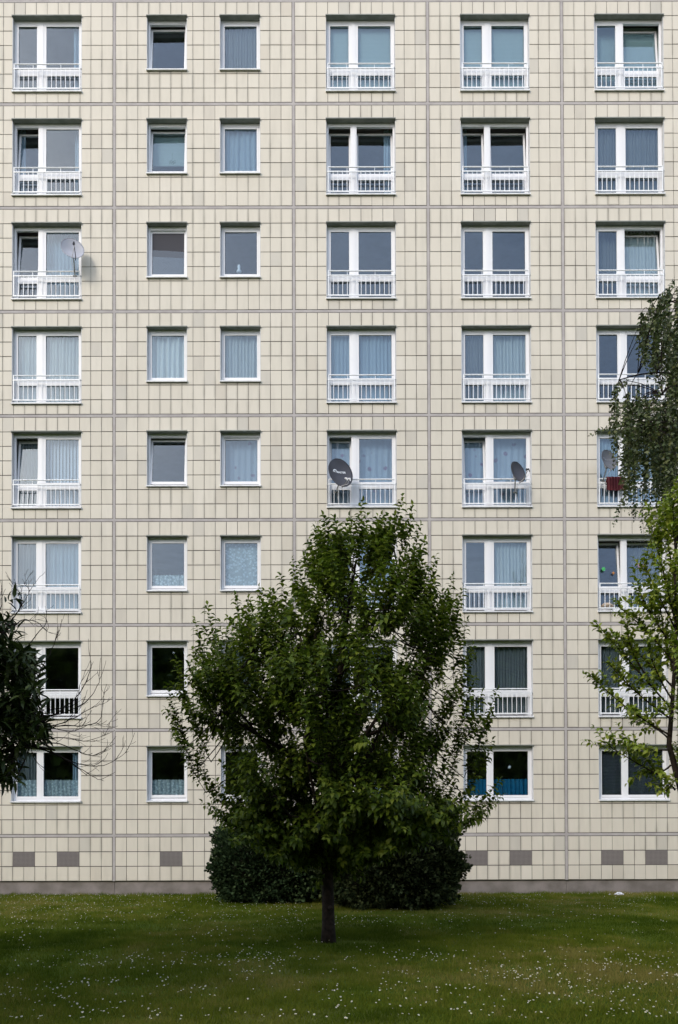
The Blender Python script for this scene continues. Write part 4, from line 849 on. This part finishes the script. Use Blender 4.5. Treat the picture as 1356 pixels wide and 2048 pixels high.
# --- chestnut at the left edge with bare twigs
def chestnut():
    Y0 = -14.4; bp = at(-260, 1990, Y0); o = Vector((bp.x, Y0, 0)); T = empty("chestnut_tree", o); tag(T, "dark chestnut with long leaves, green burrs and bare twigs at the left edge", "tree")
    Q = lambda px, py, dy=0.: at(px, py, Y0+dy)-o; tr = MB(); br = MB(); tw = MB(); fo = Foliage()
    tr.tube([Vector((0, 0, -.1)), Vector((0, 0, .8)), Vector((.05, 0, 1.8)), Vector((0, 0, 3)), Vector((-.1, 0, 4.4)), Vector((0, 0, 5.2))], [.15, .12, .10, .08, .05, .01], 10); tr.build("trunk", M['bark'], T, smooth=True)
    main = [Vector((.03, 0, 1.7)), Q(-120, 1545), Q(-30, 1515), Q(30, 1496), Q(60, 1492), Q(110, 1500)]
    br.tube(main, [.045, .035, .028, .02, .014, .008], 8)
    l2 = [Vector((.03, 0, 2.2)), Q(-100, 1440), Q(0, 1420), Q(60, 1430), Q(90, 1445)]; br.tube(l2, [.04, .03, .022, .014, .007], 7)
    l3 = [Vector((.0, 0, 2.6)), Q(-120, 1350), Q(-20, 1300), Q(20, 1310), Q(45, 1340)]; br.tube(l3, [.04, .03, .022, .014, .007], 7)
    l4 = [Vector((.0, 0, 3.0)), Q(-120, 1300), Q(-40, 1260), Q(10, 1262), Q(30, 1247)]; br.tube(l4, [.03, .02, .015, .010, .005], 7)
    def rosette(c, d, n=8, s=.145):
        for k in range(n):
            q = k*2.4; u = d.orthogonal().normalized(); w_ = d.cross(u); dd = (u*math.cos(q)+w_*math.sin(q))*.9+d*random.uniform(.1, .9)+Vector((0, 0, -.02)); fo.leaf(c-d*.02*k, dd, Vector((0, 0, 1))+dd*-.1+rv()*.25, s*random.uniform(.7, 1.15))
    lim = main+l2+l3+l4
    cl = []
    for (px, py, sp, n) in ((8, 1255, 14, 4), (14, 1300, 22, 18), (40, 1330, 26, 22), (15, 1370, 34, 34), (45, 1400, 30, 26), (65, 1440, 26, 20), (20, 1440, 34, 30), (82, 1455, 14, 8), (20, 1470, 28, 14), (5, 1535, 18, 12), (20, 1550, 14, 6), (-40, 1320, 45, 40), (-50, 1420, 45, 50), (-60, 1520, 40, 22), (62, 1375, 12, 5)):
        for k in range(n): cl.append((random.gauss(px, sp*.75), random.gauss(py, sp*.75), random.uniform(-.55, .45)))
    for (px, py) in ((78, 1388), (70, 1360), (98, 1448), (92, 1466), (84, 1475), (22, 1240), (8, 1265), (60, 1340), (50, 1470), (20, 1570), (18, 1530)): cl.append((px, py, random.uniform(-.2, .2)))
    for (px, py, dy) in cl:
        if px > 92: px = 92-random.uniform(0, 20)
        c = Q(px, py, dy); nb = min(lim, key=lambda p: (p-c).length); d = ((c-nb).normalized()+Vector((.35, 0, .3))+rv()*.3).normalized()
        br.tube(bez(nb, (nb+c)/2+Vector((0, 0, -.05)), c, 4), [.008, .007, .006, .005, .004], 4, cap=False); rosette(c, d)
    for k in range(420):                                           # crown beyond the left edge
        th = random.uniform(0, 6.28); z = random.uniform(2.2, 5.6); rr = 1.3*math.sqrt(max(.05, 1-((z-3.7)/2.1)**2)); c = Vector((rr*math.cos(th)-.5, rr*math.sin(th), z))
        w_ = c+o
        if PPX+w_.x/(w_.y+22)*FPX > -20: continue
        nb = Vector((0, 0, max(1.8, z-.6))); br.tube([nb, (nb+c)/2, c], [.009, .006, .004], 4, cap=False)
        for q in range(3): rosette(c+rv()*.18, (c-nb).normalized(), 9)
    # bare twigs: sweep out to the right and turn upwards at their ends
    def twig(p, d, L_, r, lev, curl):
        n = 7; pts = [p.copy()]; q = p.copy(); dd = d.normalized()
        for k in range(n):
            dd = (dd+curl*(.10+.09*k/n)+rv()*.06).normalized(); q = q+dd*L_/n; pts.append(q.copy())
            if lev > 0 and k >= 1 and random.random() < .34:
                sd2 = (dd+Vector((random.uniform(-.5, .9), random.uniform(-.5, .5), random.uniform(-.9, .9)))).normalized(); twig(q, sd2, L_*random.uniform(.35, .62), r*.6, lev-1, Vector((random.uniform(-.3, .3), 0, random.uniform(.3, 1))))
        tw.tube(pts, [max(.0016, r*(1-.7*k/n)) for k in range(n+1)], 4, cap=False)
    def guided(pts, r, lev=1, p_=.5):
        P3 = [Q(a, b, dy) for a, b, dy in pts]; fine = []
        for k in range(len(P3)-1):
            p0, p1, p2, p3 = P3[max(0, k-1)], P3[k], P3[k+1], P3[min(len(P3)-1, k+2)]
            for i in range(5):
                t = i/5; fine.append(.5*((2*p1)+(p2-p0)*t+(2*p0-5*p1+4*p2-p3)*t*t+(3*p1-p0-3*p2+p3)*t**3)+rv()*.003)
        fine.append(P3[-1]); n = len(fine)
        tw.tube(fine, [max(.0018, r*(1-.8*k/n)) for k in range(n)], 5, cap=False)
        for k in range(4, n-1):
            if random.random() < p_*.7:
                d = (fine[k+1]-fine[k]).normalized()+Vector((random.uniform(-.2, .5), random.uniform(-.4, .4), random.uniform(-.8, .9))); twig(fine[k], d, random.uniform(.09, .22), r*.45, lev, Vector((random.uniform(-.2, .3), 0, random.uniform(.2, .9))))
    guided([(30, 1496, 0), (80, 1498, .1), (130, 1518, .1), (175, 1532, .15), (215, 1528, .1), (257, 1503, .1)], .008, 1, .55)
    guided([(60, 1492, 0), (110, 1486, .1), (150, 1500, .2), (190, 1512, .2), (218, 1496, .2)], .007, 1, .6)
    guided([(80, 1470, 0), (120, 1452, 0), (165, 1452, .1), (200, 1440, .1), (206, 1400, .1)], .007, 1, .6)
    guided([(85, 1440, 0), (125, 1418, 0), (160, 1385, .1), (181, 1335, .1), (178, 1304, .1)], .007, 0, .45)
    guided([(80, 1432, 0), (130, 1425, 0), (175, 1400, .1), (197, 1365, .1), (195, 1342, .1)], .006, 0, .45)
    guided([(60, 1492, 0), (120, 1510, 0), (165, 1545, .1), (185, 1552, .1)], .006, 0, .6)
    guided([(100, 1500, 0), (150, 1530, 0), (185, 1553, .1), (208, 1562, .1)], .006, 0, .5)
    guided([(60, 1492, 0), (70, 1520, .1), (100, 1545, .1)], .005, 0, .4)
    guided([(60, 1395, 0), (82, 1340, 0), (108, 1290, .1), (118, 1255, .1)], .006, 1, .5)
    guided([(20, 1262, 0), (45, 1240, 0), (75, 1245, .1), (95, 1262, .1), (92, 1232, .1)], .006, 1, .55)
    guided([(-30, 1275, 0), (5, 1255, 0), (30, 1232, .1), (50, 1200, .1), (58, 1180, .1), (48, 1166, .1)], .006, 1, .4)
    guided([(-40, 1260, 0), (-5, 1230, 0), (4, 1195, .1), (0, 1160, .1)], .006, 1, .4)
    guided([(10, 1262, 0), (40, 1215, .1), (42, 1190, .1), (18, 1166, .1)], .005, 0, .4)
    guided([(50, 1300, 0), (80, 1262, 0), (94, 1240, .1), (75, 1228, .1)], .005, 1, .5)
    guided([(85, 1455, 0), (130, 1445, 0), (180, 1418, .1), (202, 1408, .1)], .006, 1, .7)
    guided([(85, 1478, 0), (130, 1476, 0), (175, 1482, .1), (212, 1468, .1)], .006, 1, .7)
    guided([(90, 1452, 0), (140, 1462, 0), (185, 1448, .1), (218, 1450, .1)], .005, 1, .6)
    guided([(100, 1420, 0), (150, 1408, 0), (160, 1370, .1), (172, 1340, .1)], .005, 0, .45)
    br.build("branches", M['bark'], T, smooth=True); tw.build("bare_twigs", M['twig'], T, smooth=True)
    scatter("crown", BLADE[0], BLADE[1], fo.P, fo.X, fo.N, fo.S, M['leaf_chest'], T); print("chestnut leaves", len(fo.P))
    mb_ = mat("green_burr", (.13, .17, .04), .8, .2, noise=(60, (.07, .11, .03)))
    me = None
    for (px, py) in ((10, 1312), (24, 1313), (48, 1330), (64, 1351), (32, 1337), (13, 1439), (28, 1441), (83, 1455)):
        c = Q(px, py, -.35)
        if me is None:
            b = MB(); fr_ = Foliage()
            for k in range(90):
                d = rv().normalized(); p1 = d*.014; p2 = d*.024; u = d.orthogonal().normalized()*.0028; w_ = d.cross(u.normalized())*.0028
                i = len(b.v); b.v += [tuple(p1+u), tuple(p1-u*.5+w_), tuple(p1-u*.5-w_), tuple(p2)]
                for f in ((0,1,3),(1,2,3),(2,0,3)): b.f.append(tuple(i+q for q in f)); b.m.append(0); b.at.append(.5)
            lathe(b, (0, 0, -.016), [(0, 0), (.011, .004), (.016, .016), (.011, .028), (0, .032)], 10)
            ob = b.build("burr", mb_, T); me = ob.data
        else: ob = bpy.data.objects.new("burr", me); COL.objects.link(ob); ob.parent = T
        ob.location = c
chestnut()

# --- wood behind the photographer: shades the lawn and is mirrored in the lower windows
def wood():
    P, X, N, S = [], [], [], []
    n = 60000; rs = np.random.default_rng(5); cx = np.arange(-66, 67, 3.3); hh = rs.uniform(17.5, 20.5, len(cx)); yy = -52+rs.uniform(-4, 4, len(cx))
    ci = rs.integers(0, len(cx), n); d = rs.normal(size=(n, 3)); d /= np.linalg.norm(d, axis=1, keepdims=True); q = rs.random(n)**.35
    P = np.stack([cx[ci]+d[:, 0]*4.6*q, yy[ci]+d[:, 1]*4*q, hh[ci]*.54+d[:, 2]*q*hh[ci]*.46], 1)
    scatter("wood", FAN[0], FAN[1], P, d+rs.normal(size=(n, 3))*.5, rs.normal(size=(n, 3))+[0, 0, .6], rs.uniform(.9, 1.7, n), M['leaf_mid'])
    tag(bpy.data.objects["wood"], "dark wood of tall trees across the lawn, mirrored in the lower windows", "wood", kind='stuff')
wood()
def side_tree(x, y, h, rr, label, seed):  # unseen trees, added to darken the near lawn and lower facade
    T = empty("added_shade_tree", (x, y, 0)); tag(T, label, "tree"); rs = np.random.default_rng(seed); tr = MB(); br = MB()
    tr.tube([Vector((0, 0, -.1)), Vector((.05, 0, h*.3)), Vector((0, .1, h*.6)), Vector((0, 0, h*.92))], [.24, .18, .11, .02], 12); tr.build("trunk", M['bark'], T, smooth=True)
    n = 9000; d = rs.normal(size=(n, 3)); d /= np.linalg.norm(d, axis=1, keepdims=True); q = rs.random(n)**.4; lump = 1+.18*np.sin(d[:, 0]*5+seed)*np.sin(d[:, 2]*6)+.12*np.sin(d[:, 1]*9)
    P = d*(q*lump)[:, None]*np.array([rr, rr, h*.36])+np.array([0, 0, h*.62])
    for k in range(26):
        e = Vector(P[k*90]); a = Vector((0, 0, max(h*.2, e.z-1.6))); br.tube(bez(a, (a+e)/2+Vector((0, 0, -.2)), e, 5), [.06, .05, .04, .03, .02, .01], 6)
    br.build("branches", M['bark'], T, smooth=True)
    scatter("crown", LEAF[0], LEAF[1], P, rs.normal(size=(n, 3))+d*.6, rs.normal(size=(n, 3))*.5+[0, 0, 1], rs.uniform(.22, .42, n), M['leaf_mid'], T)
side_tree(-8.6, -19.0, 9.5, 3.3, "unseen broad tree added left of the camera to shade the lawn", 4)
side_tree(9.2, -20.5, 9.0, 3.0, "unseen broad tree added right of the camera to shade the lawn", 6)

# ------------------------------------------------------------------ grass and daisies
def vnoise(x, y, s, seed):
    rs = np.random.default_rng(seed); G = rs.random((64, 64)); u, v = (x+40)*s % 62, (y+40)*s % 62; i, j = u.astype(int), v.astype(int); f, g_ = u-i, v-j; f = f*f*(3-2*f); g_ = g_*g_*(3-2*g_)
    return (G[i, j]*(1-f)+G[i+1, j]*f)*(1-g_)+(G[i, j+1]*(1-f)+G[i+1, j+1]*f)*g_
def lawn():
    rs = np.random.default_rng(21); X_, Y_ = [], []
    for (y0, y1, n) in ((-21, .04, 190000), (-17.5, -13, 120000), (-13, -8, 150000), (-8, .04, 150000), (-21, -17.5, 25000)):
        y = rs.uniform(y0, y1, n); half = (y+22)*.46+1.2 if (y0, y1) != (-21, .04) else (y+22)*.3+15; x = rs.uniform(-1, 1, n)*half; X_.append(x); Y_.append(y)
    x, y = np.concatenate(X_), np.concatenate(Y_)
    d = np.hypot((x-TX-.15)/1.25, (y-TY)/.8); dens = vnoise(x, y, .9, 3)*.6+vnoise(x, y, 2.7, 4)*.4
    d2 = np.hypot((x-TX-.38)/.42, (y-TY+.02)/.16); keep = (rs.random(len(x)) < np.clip((d-.12)/.35, .15, 1)*np.clip(d2-.35, .12, 1)*(.45+.55*np.clip((dens-.2)/.35, 0, 1))); x, y = x[keep], y[keep]; n = len(x); dens = dens[keep]
    h = (.026+.034*rs.random(n))*(.55+1.1*vnoise(x, y, 3.5, 12))*np.where(y > -.35, 1.5, 1); wdt = .0022+.0016*rs.random(n)+.00012*(y+22)
    a = rs.random(n)*6.283; lean = rs.normal(size=(n, 2))*.45
    z = np.zeros(n); b1 = np.stack([x+np.cos(a)*wdt, y+np.sin(a)*wdt, z], 1); b2 = np.stack([x-np.cos(a)*wdt, y-np.sin(a)*wdt, z], 1)
    tp = np.stack([x+lean[:, 0]*h, y+lean[:, 1]*h, h], 1)
    V = np.stack([b1, b2, tp], 1).reshape(-1, 3)
    colr = np.clip(1.0*vnoise(x, y, .4, 8)+.6*vnoise(x, y, 1.7, 9)+.35*vnoise(x, y, 6., 10)+.35*rs.random(n)-.66, 0, 1)
    # dry patches at the right
    dry = np.exp(-(((x-5.6)/2.4)**2+((y+5.2)/.9)**2))+np.exp(-(((x-5.3)/1.0)**2+((y+11.0)/.7)**2)); colr = np.clip(colr+.5*dry*rs.random(n), 0, 1)
    o = np_mesh("grass", V, np.arange(3*n), np.full(n, 3), M['grass'], None, colr); tag(o, "short mown grass of the lawn", "grass", kind='stuff')
lawn()
def daisies():
    # where they grow: the foreground in drifts, a thinner band below the bushes
    rs = np.random.default_rng(40); n = 22000; y = -22+7+rs.random(n)**.9*14.6; half = (y+22)*.45+.2; x = rs.uniform(-1, 1, n)*half
    dn = vnoise(x, y, .55, 31)*.55+vnoise(x, y, 1.9, 32)*.45; dist = y+22
    band = np.where(dist < 11.0, 1.0, np.where(dist < 14.5, .28, .75)); left_far = np.where((x < -3.4) & (dist < 11), .35, 1)
    k = rs.random(n) < np.clip((dn-.34)*1.6, 0.03, .5)*band*left_far*.8; x, y = x[k], y[k]; order = np.argsort(y); x, y = x[order], y[order]
    def flower(b, s=1.):
        m = 9
        for j in range(m):
            q0, q1 = 6.283*(j+.06)/m, 6.283*(j+.94)/m; i = len(b.v); b.v += [(0, 0, 0), (.0085*s*math.cos(q0), .0085*s*math.sin(q0), .002*s), (.0108*s*math.cos((q0+q1)/2), .0108*s*math.sin((q0+q1)/2), .0015*s), (.0085*s*math.cos(q1), .0085*s*math.sin(q1), .002*s)]
            b.f.append((i, i+1, i+2, i+3)); b.m.append(0); b.at.append(.5)
        i0 = len(b.v); lathe(b, (0, 0, -.001), [(.0042*s, 0), (.0036*s, .0028), (0, .004)], 7, 1); b.tube([(0, 0, -.055), (.002, 0, -.001)], .0011, 4, 2, cap=False)
    b = MB(); flower(b); proto = b.build("daisy", [M['petal'], M['pollen'], M['stem']])
    nn = min(300, len(x)); print("daisies", len(x))
    for i in range(nn):
        o = proto if i == 0 else proto.copy()
        if i: COL.objects.link(o)
        o.location = (x[i], y[i], rs.uniform(.036, .058)); o.rotation_euler = (rs.uniform(.0, .75), rs.uniform(-.35, .35), rs.uniform(-.5, .5)); s = rs.uniform(.5, 1.05); o.scale = (s, s, s)
        tag(o, "small white daisy in the nearest part of the lawn", "daisy", "daisies scattered over the near lawn")
    xs, ys = x[nn:], y[nn:]; m = len(xs); pr = np.array(proto.data.vertices[0].co)
    T_ = np.array([v.co[:] for v in proto.data.vertices]); F_ = [tuple(p.vertices) for p in proto.data.polygons]; mi = np.array([p.material_index for p in proto.data.polygons])
    rx = rs.uniform(0, .8, m); s = rs.uniform(.45, 1.0, m); c_, s_ = np.cos(rx), np.sin(rx)
    V = np.zeros((m, len(T_), 3)); V[:, :, 0] = T_[None, :, 0]*s[:, None]+xs[:, None]; V[:, :, 1] = (T_[None, :, 1]*c_[:, None]-T_[None, :, 2]*s_[:, None])*s[:, None]+ys[:, None]; V[:, :, 2] = (T_[None, :, 1]*s_[:, None]+T_[None, :, 2]*c_[:, None])*s[:, None]+.052
    fl = np.concatenate([np.array(f) for f in F_]); tt = np.array([len(f) for f in F_])
    o = np_mesh("daisies", V.reshape(-1, 3), (np.arange(m)[:, None]*len(T_)+fl[None, :]).ravel(), np.tile(tt, m), M['petal']); o.data.materials.append(M['pollen']); o.data.materials.append(M['stem'])
    o.data.polygons.foreach_set('material_index', np.tile(mi, m).astype(np.int32)); tag(o, "countless tiny daisies farther off between the trunk and the plinth", "daisies", kind='stuff')
daisies()
